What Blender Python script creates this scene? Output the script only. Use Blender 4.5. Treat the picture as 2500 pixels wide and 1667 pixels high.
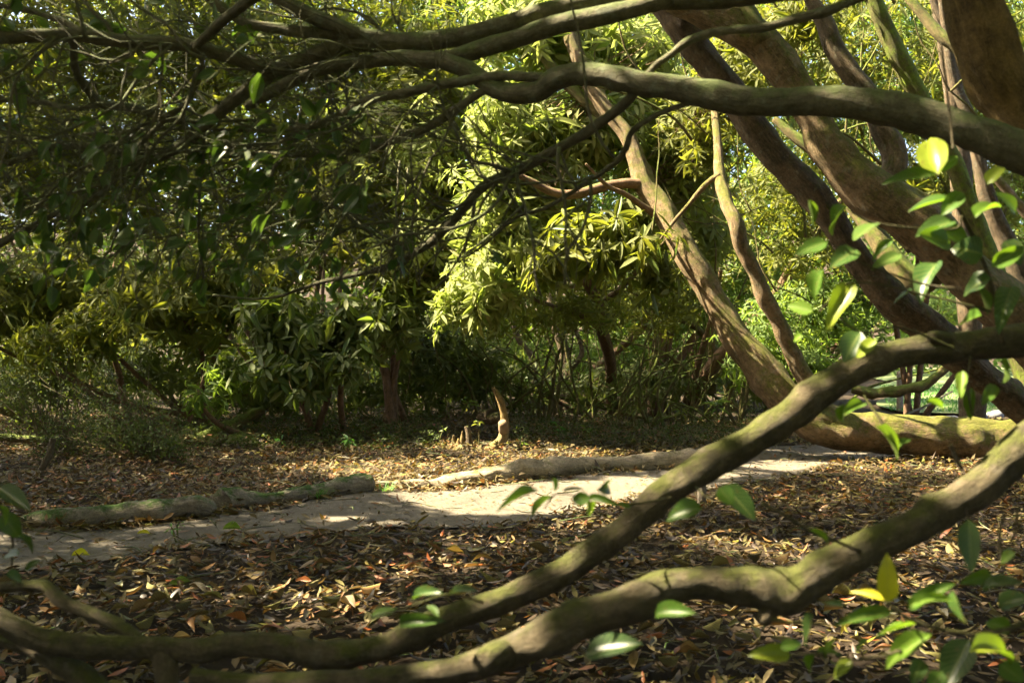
import bpy, math
import numpy as np
from mathutils import Vector, Matrix

R = math.radians
rng = np.random.default_rng(11)
scene = bpy.context.scene
for o in list(bpy.data.objects):
    bpy.data.objects.remove(o)

# ------------------------------------------------------------------ camera, sky, sun, exposure
CAM_H, LENS = 1.25, 35.0
cam_data = bpy.data.cameras.new("camera")
cam = bpy.data.objects.new("camera", cam_data)
scene.collection.objects.link(cam)
cam.location = (0, 0, CAM_H)
cam.rotation_euler = (R(90), 0, 0)
cam_data.lens, cam_data.sensor_width = LENS, 36.0
cam_data.clip_start, cam_data.clip_end = 0.05, 900.0
cam_data.dof.use_dof = True
cam_data.dof.focus_distance = 8.5
cam_data.dof.aperture_fstop = 5.0
scene.camera = cam

SUN = np.array([-0.66, 0.06, 0.75]); SUN /= np.linalg.norm(SUN)
world = bpy.data.worlds.new("World"); scene.world = world
world.use_nodes = True
wn = world.node_tree
sky = wn.nodes.new("ShaderNodeTexSky"); sky.sky_type = 'NISHITA'; sky.sun_disc = False
sky.air_density, sky.dust_density, sky.ozone_density = 0.8, 4.0, 0.5
sky.sun_elevation = math.asin(SUN[2])
sky.sun_rotation = math.atan2(SUN[0], SUN[1])
bg = wn.nodes["Background"]; bg.inputs["Strength"].default_value = 0.07
wn.links.new(sky.outputs[0], bg.inputs["Color"])
sun_data = bpy.data.lights.new("sun", 'SUN')
sun_data.energy, sun_data.angle, sun_data.color = 5.0, R(0.53), (1.0, 0.86, 0.60)
sun = bpy.data.objects.new("sun", sun_data); scene.collection.objects.link(sun)
sun.rotation_euler = Vector(SUN).to_track_quat('Z', 'Y').to_euler()
sun.location = (-8, 0, 12)

scene.view_settings.view_transform = 'Standard'
scene.view_settings.look = 'None'
scene.view_settings.gamma = 1.0
scene.view_settings.exposure = 3.25
scene.cycles.use_denoising = True
scene.cycles.adaptive_threshold = 0.02
scene.cycles.max_bounces = 6
scene.cycles.diffuse_bounces = 4
scene.cycles.glossy_bounces = 2
scene.cycles.transmission_bounces = 5
scene.cycles.sample_clamp_indirect = 6.0

# ------------------------------------------------------------------ helpers
FPX, CX, CY = LENS / 36.0 * 2500.0, 1250.0, 833.5
def P(x, y, d):
    """point seen at photo pixel (x, y), d metres in front of the camera"""
    return np.array([(x - CX) / FPX * d, d, CAM_H - (y - CY) / FPX * d])
def G(x, y):
    d = CAM_H * FPX / (y - CY)
    return np.array([(x - CX) / FPX * d, d, 0.0])
def norm(v):
    return v / np.maximum(np.linalg.norm(v, axis=-1, keepdims=True), 1e-9)

COL = scene.collection
def link(name, data, parent=None, mat=None):
    o = bpy.data.objects.new(name, data); COL.objects.link(o)
    if parent is not None: o.parent = parent
    if mat is not None and data is not None:
        data.materials.append(mat)
    return o
def tag(o, label=None, cat=None, group=None, kind=None):
    if label: o["label"] = label
    if cat: o["category"] = cat
    if group: o["group"] = group
    if kind: o["kind"] = kind
    return o
def thing(name, label, cat, loc=(0, 0, 0), group=None):
    o = bpy.data.objects.new(name, None); COL.objects.link(o)
    o.location = tuple(float(c) for c in loc); o.empty_display_size = 0.1
    return tag(o, label, cat, group)

def raw_mesh(name, V, F, smooth=True, attrs=None):
    """V (n,3); F list of int arrays, each (m,3) or (m,4)"""
    me = bpy.data.meshes.new(name)
    V = np.ascontiguousarray(V, dtype=np.float32)
    me.vertices.add(len(V)); me.vertices.foreach_set("co", V.ravel())
    loops = np.concatenate([f.ravel() for f in F]).astype(np.int32)
    counts = np.concatenate([np.full(len(f), f.shape[1], np.int32) for f in F])
    starts = np.concatenate([[0], np.cumsum(counts)[:-1]]).astype(np.int32)
    me.loops.add(len(loops)); me.loops.foreach_set("vertex_index", loops)
    me.polygons.add(len(counts)); me.polygons.foreach_set("loop_start", starts)
    me.polygons.foreach_set("loop_total", counts)
    if smooth: me.polygons.foreach_set("use_smooth", np.ones(len(counts), bool))
    for k, a in (attrs or {}).items():
        a = np.ascontiguousarray(a, dtype=np.float32)
        if a.ndim == 1:
            at = me.attributes.new(k, 'FLOAT', 'POINT'); at.data.foreach_set("value", a)
        else:
            at = me.attributes.new(k, 'FLOAT_VECTOR', 'POINT'); at.data.foreach_set("vector", a.ravel())
    me.update(calc_edges=True); me.validate()
    return me

_K = norm(np.random.default_rng(3).normal(size=(14, 3)))
_PH = np.random.default_rng(4).uniform(0, 6.28, (14, 5))
def wob(p, freq, seed=0):
    """smooth pseudo-noise about -1..1 at points p (n,3)"""
    s = np.zeros(len(p))
    for i in range(7):
        k = _K[(i + 3 * seed) % 14] * freq * (0.6 + 0.22 * i)
        s += np.sin(p @ k + _PH[(i + seed) % 14, seed % 5] + seed * 1.7)
    return s / 3.2

def catmull(A, n):
    A = np.asarray(A, float)
    E = np.vstack([2 * A[0] - A[1], A, 2 * A[-1] - A[-2]])
    m = len(A) - 1
    t = np.linspace(0, m, n); i = np.minimum(t.astype(int), m - 1); f = (t - i)[:, None]
    p0, p1, p2, p3 = E[i], E[i + 1], E[i + 2], E[i + 3]
    return 0.5 * (2 * p1 + (p2 - p0) * f + (2 * p0 - 5 * p1 + 4 * p2 - p3) * f ** 2 + (3 * p1 - p0 - 3 * p2 + p3) * f ** 3)

def tube(pts, rad, sides=12, rough=0.06, wander=0.12, res=0.7, seed=0, maxn=160, ridge=0.0, knots=0):
    """organic tapering limb -> V, F, tuv"""
    pts = np.asarray(pts, float); rad = np.asarray(rad, float)
    length = np.linalg.norm(np.diff(pts, axis=0), axis=1).sum()
    n = int(np.clip(length / (max(rad.mean(), .004) * res), 4 + len(pts), maxn))
    Q = catmull(np.c_[pts, rad], n); C, r = Q[:, :3].copy(), np.maximum(Q[:, 3], 0.0012)
    fr = 0.35 / max(rad.mean(), .004)
    if wander:
        fade = np.sin(np.linspace(0, math.pi, n)) ** .5
        for ax in range(3):
            C[:, ax] += wander * r * fade * wob(C, fr, seed + ax)
    T = norm(np.gradient(C, axis=0))
    u = np.cross(T[0], [0.1, 0.2, 1.0]); u /= np.linalg.norm(u)
    U = np.zeros_like(C); U[0] = u
    for i in range(1, n):
        u = u - T[i] * (u @ T[i]); u /= np.linalg.norm(u); U[i] = u
    W = np.cross(T, U)
    th = np.linspace(0, 2 * math.pi, sides, endpoint=False)
    cs, sn = np.cos(th), np.sin(th)
    D = U[:, None] * cs[None, :, None] + W[:, None] * sn[None, :, None]
    base = C[:, None] + D * r[:, None, None]
    flat = base.reshape(-1, 3)
    k = 1 + rough * wob(flat, fr * 2.2, seed + 1) + rough * .6 * wob(flat, fr * 5.5, seed + 2)
    s = np.concatenate([[0], np.cumsum(np.linalg.norm(np.diff(C, axis=0), axis=1))])
    tuv = np.stack([np.broadcast_to(cs * rad.mean(), (n, sides)), np.broadcast_to(sn * rad.mean(), (n, sides)),
                    np.broadcast_to(s[:, None], (n, sides))], -1).reshape(-1, 3)
    if ridge:
        q = tuv * np.array([1, 1, .22]) / rad.mean()
        k = k + ridge * wob(q, 5.0, seed) + ridge * .7 * wob(q, 11.0, seed + 3)
    if knots:
        kr = np.random.default_rng(seed + 50); R0 = rad.mean()
        for _ in range(knots):
            s0, a0 = kr.uniform(.05, .95) * s[-1], kr.uniform(0, 6.28)
            da = np.abs((np.broadcast_to(th, (n, sides)) - a0 + math.pi) % (2 * math.pi) - math.pi)
            k = k + (kr.uniform(.12, .32) * np.exp(-((s[:, None] - s0) / (R0 * .7)) ** 2 - (da / .55) ** 2)).ravel()
    V = C[:, None] + D * (r[:, None] * k.reshape(n, sides))[:, :, None]
    i, j = np.meshgrid(np.arange(n - 1), np.arange(sides), indexing='ij')
    j2 = (j + 1) % sides
    F4 = np.stack([i * sides + j, i * sides + j2, (i + 1) * sides + j2, (i + 1) * sides + j], -1).reshape(-1, 4)
    V = V.reshape(-1, 3)
    c0, c1 = len(V), len(V) + 1
    V = np.vstack([V, C[:1] - T[:1] * r[0] * .15, C[-1:] + T[-1:] * r[-1] * .15])
    tuv = np.vstack([tuv, [[0, 0, s[0]]], [[0, 0, s[-1]]]])
    jj = np.arange(sides); j2 = (jj + 1) % sides
    F3 = np.vstack([np.stack([np.full(sides, c0), j2, jj], -1),
                    np.stack([np.full(sides, c1), (n - 1) * sides + jj, (n - 1) * sides + j2], -1)])
    return V, F4, F3, tuv

class Bag:
    def __init__(s): s.V, s.F4, s.F3, s.A, s.n = [], [], [], [], 0
    def add(s, t):
        V, F4, F3, a = t
        s.V.append(V); s.F4.append(F4 + s.n); s.F3.append(F3 + s.n); s.A.append(a); s.n += len(V)
    def build(s, name, mat, parent=None):
        me = raw_mesh(name, np.vstack(s.V), [np.vstack(s.F4), np.vstack(s.F3)], attrs={"tuv": np.vstack(s.A)})
        return link(name, me, parent, mat)

def local(parent, V):
    return V - np.array(parent.location)

_seed = [0]
LIMBS = {}
def joined(spec, d, on):
    """start a branch inside the limb it grows from"""
    ps, pd = LIMBS[on]
    i = np.argmin(((ps[:, :2] - spec[0, :2]) ** 2).sum(1))
    spec = spec.copy(); off = pd[i] - d[0]
    spec[0, :2] = ps[i, :2]
    f = np.clip(1 - np.arange(len(d)) / (len(d) * .7), 0, 1)
    return spec, d + off * f
def limb_px(name, spec, depth, parent, mat, sides=14, on=None, key=None, **kw):
    """spec: (x, y, width) photo pixels; depth: list of same length or (start, end)"""
    spec = np.array(spec, float)
    if np.ndim(depth) == 0: depth = (depth, depth)
    d = np.asarray(depth, float)
    if len(d) != len(spec):
        ar = np.concatenate([[0], np.cumsum(np.hypot(*np.diff(spec[:, :2], axis=0).T))])
        d = np.interp(ar / ar[-1], np.linspace(0, 1, len(d)), d)
    if on: spec, d = joined(spec, d, on)
    if key:
        Q = catmull(np.c_[spec, d], 300); LIMBS[key] = (Q[:, :3], Q[:, 3])
    pts = np.array([P(x, y, q) for (x, y, w), q in zip(spec, d)])
    rad = spec[:, 2] * d / FPX / 2
    return limb(name, pts, rad, parent, mat, sides, **kw)
def limb(name, pts, rad, parent, mat, sides=14, **kw):
    _seed[0] += 1
    V, F4, F3, a = tube(pts, rad, sides, seed=_seed[0] % 9, **kw)
    if parent is not None: V = local(parent, V)
    me = raw_mesh(name, V, [F4, F3], attrs={"tuv": a})
    return link(name, me, parent, mat)

# ------------------------------------------------------------------ materials
def new_mat(name):
    m = bpy.data.materials.new(name); m.use_nodes = True
    nt = m.node_tree; nt.nodes.clear()
    out = nt.nodes.new("ShaderNodeOutputMaterial")
    return m, nt, out
def N(nt, t, **kw):
    n = nt.nodes.new(t)
    for k, v in kw.items(): setattr(n, k, v)
    return n
def ramp(nt, fac, stops, interp='LINEAR'):
    r = N(nt, "ShaderNodeValToRGB"); r.color_ramp.interpolation = interp
    e = r.color_ramp.elements
    while len(e) < len(stops): e.new(0.5)
    for el, (p, c) in zip(e, stops):
        el.position = p; el.color = (*c, 1)
    nt.links.new(fac, r.inputs[0]); return r.outputs[0]
def math_n(nt, op, a, b=None):
    n = N(nt, "ShaderNodeMath", operation=op)
    for i, v in enumerate((a, b)):
        if v is None: continue
        if isinstance(v, (int, float)): n.inputs[i].default_value = v
        else: nt.links.new(v, n.inputs[i])
    return n.outputs[0]
def noise(nt, vec, scale, detail=4, rough=.6):
    n = N(nt, "ShaderNodeTexNoise"); n.inputs["Scale"].default_value = scale
    n.inputs["Detail"].default_value = detail; n.inputs["Roughness"].default_value = rough
    if vec is not None: nt.links.new(vec, n.inputs["Vector"])
    return n.outputs["Fac"]
def mixc(nt, f, a, b):
    n = N(nt, "ShaderNodeMix", data_type='RGBA')
    for k, v in (("Factor", f), ("A", a), ("B", b)):
        idx = {"Factor": 0, "A": 6, "B": 7}[k]
        if isinstance(v, tuple): n.inputs[idx].default_value = (*v, 1)
        elif isinstance(v, (int, float)): n.inputs[idx].default_value = v
        else: nt.links.new(v, n.inputs[idx])
    return n.outputs[2]
def leaf_rnd(nt):
    a = N(nt, "ShaderNodeAttribute", attribute_name="rnd")
    oi = N(nt, "ShaderNodeObjectInfo")
    return math_n(nt, 'FRACT', math_n(nt, 'ADD', a.outputs["Fac"], oi.outputs["Random"]))

def leaf_mat(name, stops, under, trans=0.45, tcol=None, rough=0.35, spec=0.5, blem=False):
    """two-sided leaf: per-leaf colour, paler underside, light shining through"""
    m, nt, out = new_mat(name)
    rnd = leaf_rnd(nt)
    top = ramp(nt, rnd, stops)
    geo = N(nt, "ShaderNodeNewGeometry")
    if blem:
        cb = N(nt, "ShaderNodeTexCoord"); ob = N(nt, "ShaderNodeObjectInfo")
        va = N(nt, "ShaderNodeVectorMath", operation='ADD'); nt.links.new(cb.outputs["Object"], va.inputs[0])
        cx = N(nt, "ShaderNodeCombineXYZ"); nt.links.new(math_n(nt, 'MULTIPLY', ob.outputs["Random"], 40.0), cx.inputs[0]); nt.links.new(cx.outputs[0], va.inputs[1])
        top = mixc(nt, ramp(nt, noise(nt, va.outputs[0], 5.0, 4, .7), [(.60, (0, 0, 0)), (.68, (.85, .85, .85))]), top, (.10, .06, .018))
    und = mixc(nt, 0.6, top, under)
    col = mixc(nt, geo.outputs["Backfacing"], top, und)
    co = N(nt, "ShaderNodeTexCoord")
    nz = noise(nt, co.outputs["Object"], 9.0, 3)
    hsv = N(nt, "ShaderNodeHueSaturation")
    nt.links.new(col, hsv.inputs["Color"])
    nt.links.new(math_n(nt, 'ADD', math_n(nt, 'MULTIPLY', nz, 0.7), 0.65), hsv.inputs["Value"])
    vv = N(nt, "ShaderNodeAttribute", attribute_name="vv")
    rib = ramp(nt, vv.outputs["Fac"], [(0.90, (0, 0, 0)), (0.96, (.7, .7, .7))])
    uu = N(nt, "ShaderNodeAttribute", attribute_name="uu")
    ph = math_n(nt, 'SINE', math_n(nt, 'MULTIPLY', math_n(nt, 'ADD', uu.outputs["Fac"], math_n(nt, 'MULTIPLY', vv.outputs["Fac"], .28)), 56.0))
    vein = ramp(nt, math_n(nt, 'MULTIPLY', math_n(nt, 'MULTIPLY', ph, math_n(nt, 'GREATER_THAN', vv.outputs["Fac"], .02)), 1.0), [(0.55, (0, 0, 0)), (1.0, (.45, .45, .45))])
    rib = math_n(nt, 'MAXIMUM', rib, vein)
    hsv_c = mixc(nt, rib, hsv.outputs[0], mixc(nt, 0.5, under, (.3, .34, .1)))
    pb = N(nt, "ShaderNodeBsdfPrincipled")
    nt.links.new(hsv_c, pb.inputs["Base Color"])
    pb.inputs["Specular IOR Level"].default_value = spec
    rr = math_n(nt, 'ADD', math_n(nt, 'MULTIPLY', geo.outputs["Backfacing"], 0.35), rough)
    nt.links.new(rr, pb.inputs["Roughness"])
    tr = N(nt, "ShaderNodeBsdfTranslucent")
    tc = mixc(nt, 0.55, hsv.outputs[0], tcol or (0.30, 0.36, 0.03))
    nt.links.new(tc, tr.inputs["Color"])
    mx = N(nt, "ShaderNodeMixShader"); mx.inputs[0].default_value = trans
    nt.links.new(pb.outputs[0], mx.inputs[1]); nt.links.new(tr.outputs[0], mx.inputs[2])
    nt.links.new(mx.outputs[0], out.inputs[0])
    return m

def bark_mat(name, dark, light, warm, moss=(0.07, 0.10, 0.015), moss_amt=0.4, scale=1.0, bump=0.6, lichen=None):
    m, nt, out = new_mat(name)
    at = N(nt, "ShaderNodeAttribute", attribute_name="tuv")
    mp = N(nt, "ShaderNodeMapping"); mp.inputs["Scale"].default_value = (1, 1, 0.28)
    nt.links.new(at.outputs["Vector"], mp.inputs[0])
    co = N(nt, "ShaderNodeTexCoord")
    streak = noise(nt, mp.outputs[0], 42 * scale, 6, .7)
    blot = noise(nt, co.outputs["Object"], 5 * scale, 5, .65)
    fine = noise(nt, co.outputs["Object"], 70 * scale, 5, .75)
    c1 = ramp(nt, streak, [(0.30, dark), (0.52, light), (0.75, warm)])
    c2 = mixc(nt, ramp(nt, blot, [(0.42, (0, 0, 0)), (0.62, (1, 1, 1))]), c1, mixc(nt, 0.65, c1, warm))
    if lichen:
        lm = noise(nt, co.outputs["Object"], 16 * scale, 4, .6)
        c2 = mixc(nt, ramp(nt, lm, [(0.56, (0, 0, 0)), (0.66, (.8, .8, .8))]), c2, lichen)
    geo = N(nt, "ShaderNodeNewGeometry")
    sep = N(nt, "ShaderNodeSeparateXYZ"); nt.links.new(geo.outputs["Normal"], sep.inputs[0])
    mm = math_n(nt, 'ADD', math_n(nt, 'MULTIPLY', sep.outputs[2], 0.22), math_n(nt, 'MULTIPLY', noise(nt, co.outputs["Object"], 7 * scale, 6, .75), 1.0))
    thr = 0.78 - 0.42 * moss_amt
    mask = ramp(nt, mm, [(thr, (0, 0, 0)), (thr + .16, (1, 1, 1))])
    mosscol = mixc(nt, fine, moss, tuple(c * 2.0 for c in moss))
    c3 = mixc(nt, mask, c2, mosscol)
    mot = noise(nt, co.outputs["Object"], 26 * scale, 8, .8)
    hv = N(nt, "ShaderNodeHueSaturation"); nt.links.new(c3, hv.inputs["Color"])
    sp = noise(nt, co.outputs["Object"], 160 * scale, 3, .7)
    nt.links.new(math_n(nt, 'MULTIPLY', math_n(nt, 'ADD', math_n(nt, 'MULTIPLY', mot, 2.3), -.15), math_n(nt, 'ADD', math_n(nt, 'MULTIPLY', sp, 1.0), .5)), hv.inputs["Value"])
    c3 = hv.outputs[0]
    pb = N(nt, "ShaderNodeBsdfPrincipled"); pb.inputs["Roughness"].default_value = 0.85
    pb.inputs["Specular IOR Level"].default_value = 0.25
    nt.links.new(c3, pb.inputs["Base Color"])
    bp = N(nt, "ShaderNodeBump"); bp.inputs["Strength"].default_value = bump; bp.inputs["Distance"].default_value = 0.02
    hh = math_n(nt, 'ADD', math_n(nt, 'MULTIPLY', streak, 0.9), math_n(nt, 'MULTIPLY', fine, 0.5))
    nt.links.new(hh, bp.inputs["Height"]); nt.links.new(bp.outputs[0], pb.inputs["Normal"])
    nt.links.new(pb.outputs[0], out.inputs[0])
    return m

def ground_mat(name, stops, scale, bump, stops2=None, scale2=60, dist=0.03):
    m, nt, out = new_mat(name)
    co = N(nt, "ShaderNodeTexCoord")
    a = noise(nt, co.outputs["Object"], scale, 6, .7)
    b = noise(nt, co.outputs["Object"], scale2, 6, .75)
    c = ramp(nt, a, stops)
    c = mixc(nt, ramp(nt, b, [(0.35, (0, 0, 0)), (0.7, (1, 1, 1))]), c, ramp(nt, a, stops2 or stops))
    pb = N(nt, "ShaderNodeBsdfPrincipled"); pb.inputs["Roughness"].default_value = 0.95
    pb.inputs["Specular IOR Level"].default_value = 0.15
    nt.links.new(c, pb.inputs["Base Color"])
    bp = N(nt, "ShaderNodeBump"); bp.inputs["Strength"].default_value = bump; bp.inputs["Distance"].default_value = dist
    nt.links.new(math_n(nt, 'ADD', b, math_n(nt, 'MULTIPLY', noise(nt, co.outputs["Object"], scale2 * 4, 4, .8), .6)), bp.inputs["Height"])
    nt.links.new(bp.outputs[0], pb.inputs["Normal"]); nt.links.new(pb.outputs[0], out.inputs[0])
    return m

M = {}
M['soil'] = ground_mat("soil", [(.3, (.028, .02, .013)), (.7, (.065, .046, .028))], 3, .9)
M['path'] = ground_mat("path_earth", [(.3, (.14, .122, .096)), (.7, (.23, .20, .155))], 2.2, .7,
                       [(.3, (.07, .062, .05)), (.7, (.13, .113, .09))], 45, .02)
M['lawn'] = ground_mat("lawn_grass", [(.3, (.20, .25, .10)), (.7, (.28, .32, .15))], .6, .8, [(.3, (.14, .19, .07)), (.7, (.20, .25, .10))], 130, .03)
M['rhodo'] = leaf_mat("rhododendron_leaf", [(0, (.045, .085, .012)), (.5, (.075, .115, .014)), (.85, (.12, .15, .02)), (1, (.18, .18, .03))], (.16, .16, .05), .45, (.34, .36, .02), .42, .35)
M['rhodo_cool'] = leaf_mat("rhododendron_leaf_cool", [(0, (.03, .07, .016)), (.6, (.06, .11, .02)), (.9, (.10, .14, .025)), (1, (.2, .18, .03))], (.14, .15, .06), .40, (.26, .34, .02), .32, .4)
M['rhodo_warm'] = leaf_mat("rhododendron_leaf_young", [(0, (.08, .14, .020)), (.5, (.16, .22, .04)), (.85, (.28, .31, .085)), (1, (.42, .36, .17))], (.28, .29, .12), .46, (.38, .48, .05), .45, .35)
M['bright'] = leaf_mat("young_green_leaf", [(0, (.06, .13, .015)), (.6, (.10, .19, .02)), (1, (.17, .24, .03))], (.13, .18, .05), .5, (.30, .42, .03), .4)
M['camellia'] = leaf_mat("camellia_leaf", [(0, (.018, .05, .012)), (.6, (.035, .08, .016)), (.95, (.06, .11, .02)), (1, (.12, .15, .02))], (.07, .09, .03), .30, (.14, .26, .012), .34, .4, True)
M['spray'] = leaf_mat("camellia_spray_leaf", [(0, (.03, .08, .009)), (.5, (.055, .125, .014)), (.85, (.11, .19, .018)), (1, (.22, .26, .02))], (.10, .15, .03), .42, (.24, .42, .01), .38, .35, True)
M['yellow'] = leaf_mat("yellowing_leaf", [(0, (.45, .46, .02)), (1, (.58, .52, .03))], (.45, .42, .05), .5, (.6, .55, .02), .3)
M['box'] = leaf_mat("box_leaf", [(0, (.015, .035, .010)), (.7, (.032, .058, .014)), (1, (.08, .09, .02))], (.07, .09, .03), .3, (.18, .24, .02), .5, .3)
M['litter'] = leaf_mat("fallen_leaf", [(0, (.018, .013, .010)), (.25, (.048, .034, .024)), (.45, (.085, .060, .036)), (.60, (.075, .078, .014)), (.74, (.15, .14, .020)),
                                      (.86, (.17, .075, .034)), (.95, (.27, .075, .018)), (1, (.24, .19, .13))], (.12, .095, .035), .15, (.32, .18, .03), .45, .35)
M['grass'] = leaf_mat("grass_blade", [(0, (.05, .16, .03)), (1, (.10, .24, .04))], (.08, .2, .04), .4, (.16, .4, .03), .4)
M['bark_near'] = bark_mat("camellia_bark", (.035, .030, .016), (.08, .068, .038), (.14, .108, .068), (.048, .052, .011), .50, 1.6, 1.0, (.13, .11, .08))
M['bark_upper'] = bark_mat("camellia_bark_upper", (.055, .052, .03), (.115, .108, .065), (.165, .145, .095), (.065, .08, .03), .58, 1.6, .8, (.16, .17, .12))
M['bark_warm'] = bark_mat("rhododendron_bark_warm", (.045, .034, .018), (.14, .10, .048), (.29, .195, .11), (.075, .075, .013), .70, 1.0, 1.6, (.20, .17, .11))
M['bark_dark'] = bark_mat("rhododendron_bark_dark", (.035, .027, .016), (.09, .068, .04), (.18, .125, .075), (.06, .062, .013), .52, 1.0, 1.6, (.16, .145, .10))
M['bark_moss2'] = bark_mat('golden_bark', (.045, .032, .016), (.15, .105, .045), (.30, .20, .07), (.085, .07, .012), .50, 1.2, 1.2)
M['bark_gold'] = bark_mat('yellow_lichened_wood', (.10, .07, .03), (.22, .17, .07), (.32, .25, .14), (.12, .10, .02), .4, 1.0, 1.4)
M['bark_green'] = bark_mat('green_mossy_bark', (.05, .045, .02), (.10, .10, .03), (.15, .13, .05), (.085, .115, .012), .9, 1.0, 1.2)
M['bark_moss'] = bark_mat("mossy_bark", (.05, .042, .02), (.11, .09, .035), (.16, .12, .05), (.065, .085, .012), .75, 1.0, 1.2)
M['bark_brown'] = bark_mat("understory_bark", (.06, .036, .024), (.14, .085, .05), (.20, .12, .07), (.08, .10, .02), .35, .9, .8)
M['log'] = bark_mat("weathered_log", (.10, .08, .062), (.24, .20, .155), (.33, .28, .21), (.035, .065, .010), .50, 1.0, 1.6)
M['log_pale'] = bark_mat("bleached_log", (.17, .135, .09), (.30, .25, .17), (.36, .29, .20), (.08, .08, .02), .22, .9, 1.4)
M['cut'] = ground_mat("cut_wood", [(.3, (.16, .11, .07)), (.7, (.30, .22, .14))], 12, .5, None, 90, .01)
M['rock'] = ground_mat("rock", [(.3, (.14, .14, .15)), (.7, (.30, .30, .31))], 5, .8, None, 50, .02)

# ------------------------------------------------------------------ sun corridors kept clear of leaves to place the lit patches
BEAMS_T, BEAMS_R = [], []
def beam(p, r): BEAMS_T.append(np.asarray(p, float)); BEAMS_R.append(r)
for (x, y, r) in [(1050, 1200, .22), (1110, 1215, .26), (1180, 1225, .34), (1270, 1228, .36), (1350, 1225, .34), (1440, 1212, .34),
                  (1530, 1196, .32), (1600, 1180, .24), (1400, 1190, .34), (1300, 1195, .34), (1200, 1195, .34), (1100, 1180, .3),
                  (1000, 1178, .26), (930, 1170, .24), (1130, 1150, .36), (1030, 1145, .36), (930, 1145, .34), (840, 1145, .3), (760, 1150, .24),
                  (1260, 1140, .3), (1360, 1130, .26), (1210, 1110, .3), (1460, 1128, .2), (1640, 1118, .14),
                  (1900, 1140, .22), (1960, 1132, .2), (1720, 1160, .2), (860, 1268, .05),
                  (1400, 1290, .16), (1480, 1280, .16), (1580, 1290, .16), (1250, 1340, .10), (1820, 1345, .16), (1900, 1360, .16), (1980, 1385, .14),
                  (1740, 1330, .14), (2300, 1350, .18), (2360, 1370, .16), (2250, 1440, .12), (1000, 1420, .13), (1150, 1400, .12), (880, 1480, .12), (960, 1520, .1),
                  (1350, 1580, .1), (1700, 1500, .1), (1950, 1550, .12), (2100, 1600, .12), (2420, 1300, .15), (760, 1530, .1), (640, 1440, .07), (1120, 1330, .1)]:
    beam(G(x, y), r if y < 1270 else r * .55)
for (x, y, d, r) in [(1890, 1035, 1.9, .025), (1205, 1455, 1.75, .025), (1560, 1435, 1.6, .025), (1230, 1580, 1.6, .03), (2095, 1345, 1.6, .012), (2450, 1050, 1.6, .035), (2310, 832, 2.0, .025),
                     (2165, 1410, 1.35, .04), (2240, 1480, 1.35, .04), (2110, 860, 1.7, .03), (2260, 380, 1.7, .03), (1630, 120, 2.4, .03), (1480, 75, 2.6, .02), (790, 112, 2.6, .015), (1900, 800, 9.8, .15), (1960, 900, 9.8, .12)]:
    beam(P(x, y, d), r)
for (x, y, r) in [(1180, 300, .55), (1250, 360, .5), (1150, 420, .5), (1190, 520, .5), (1150, 620, .45), (1180, 720, .4), (1260, 640, .4), (1300, 250, .55),
                  (1360, 420, .4), (1240, 750, .35), (1450, 620, .4), (1350, 600, .4), (1250, 470, .4), (1400, 300, .5), (1230, 180, .5), (1090, 470, .3), (880, 440, .3), (960, 300, .4), (1010, 400, .35), (1010, 540, .35), (900, 250, .3), (640, 420, .25), (430, 260, .3), (1560, 640, .3)]:
    beam(P(x, y, 11.2), r)
BEAMS_T = np.array(BEAMS_T); BEAMS_R = np.array(BEAMS_R)
def in_beam(p, start=0.35):
    hit = np.zeros(len(p), bool)
    for c, r in zip(BEAMS_T, BEAMS_R):
        rel = p - c; t = rel @ SUN
        d2 = (rel * rel).sum(1) - t * t
        hit |= (t > start) & (d2 < (r + (.05 if r > .06 else .03)) ** 2)
    return hit

# ------------------------------------------------------------------ leaf meshes
LU = np.array([0, .30, .30, .30, .66, .66, .66, 1.0])
LV = np.array([0, -.42, 0, .42, -.44, 0, .44, 0])
LF3 = np.array([[0, 2, 1], [0, 3, 2], [4, 5, 7], [5, 6, 7]])
LF4 = np.array([[1, 2, 5, 4], [2, 3, 6, 5]])
SU = np.array([0, .5, .5, 1.0]); SV = np.array([0, -.48, .48, 0]); SF3 = np.array([[0, 2, 1], [1, 2, 3]])
def leaves_geom(B, D, Nn, L, W, curl, fold, simple=False):
    """B base, D direction, Nn normal -> V, faces, per-vertex leaf index"""
    D = norm(D); S = norm(np.cross(Nn, D)); Nn = np.cross(D, S)
    u, v = (SU, SV) if simple else (LU, LV)
    k = len(u); n = len(B)
    c = np.broadcast_to(curl, (n,)); f = np.broadcast_to(fold, (n,))
    V = (B[:, None] + D[:, None] * (u[None, :] * L[:, None] * (1 - .25 * np.abs(c[:, None]) * u[None, :] ** 2))[..., None]
         + S[:, None] * (v[None, :] * W[:, None])[..., None]
         + Nn[:, None] * (L[:, None] * -c[:, None] * u[None, :] ** 2 + np.abs(v)[None, :] * W[:, None] * f[:, None])[..., None])
    off = (np.arange(n) * k)[:, None, None]
    F = [(SF3[None] + off).reshape(-1, 3)] if simple else [(LF3[None] + off).reshape(-1, 3), (LF4[None] + off).reshape(-1, 4)]
    return V.reshape(-1, 3), F, k
def leaf_mass(name, B, D, Nn, L, W, curl, fold, mat, parent=None, simple=False):
    V, F, k = leaves_geom(B, D, Nn, L, W, curl, fold, simple)
    if parent is not None: V = local(parent, V)
    me = raw_mesh(name, V, F, smooth=True, attrs={"rnd": np.repeat(rng.random(len(B)), k)})
    return link(name, me, parent, mat)

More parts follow.
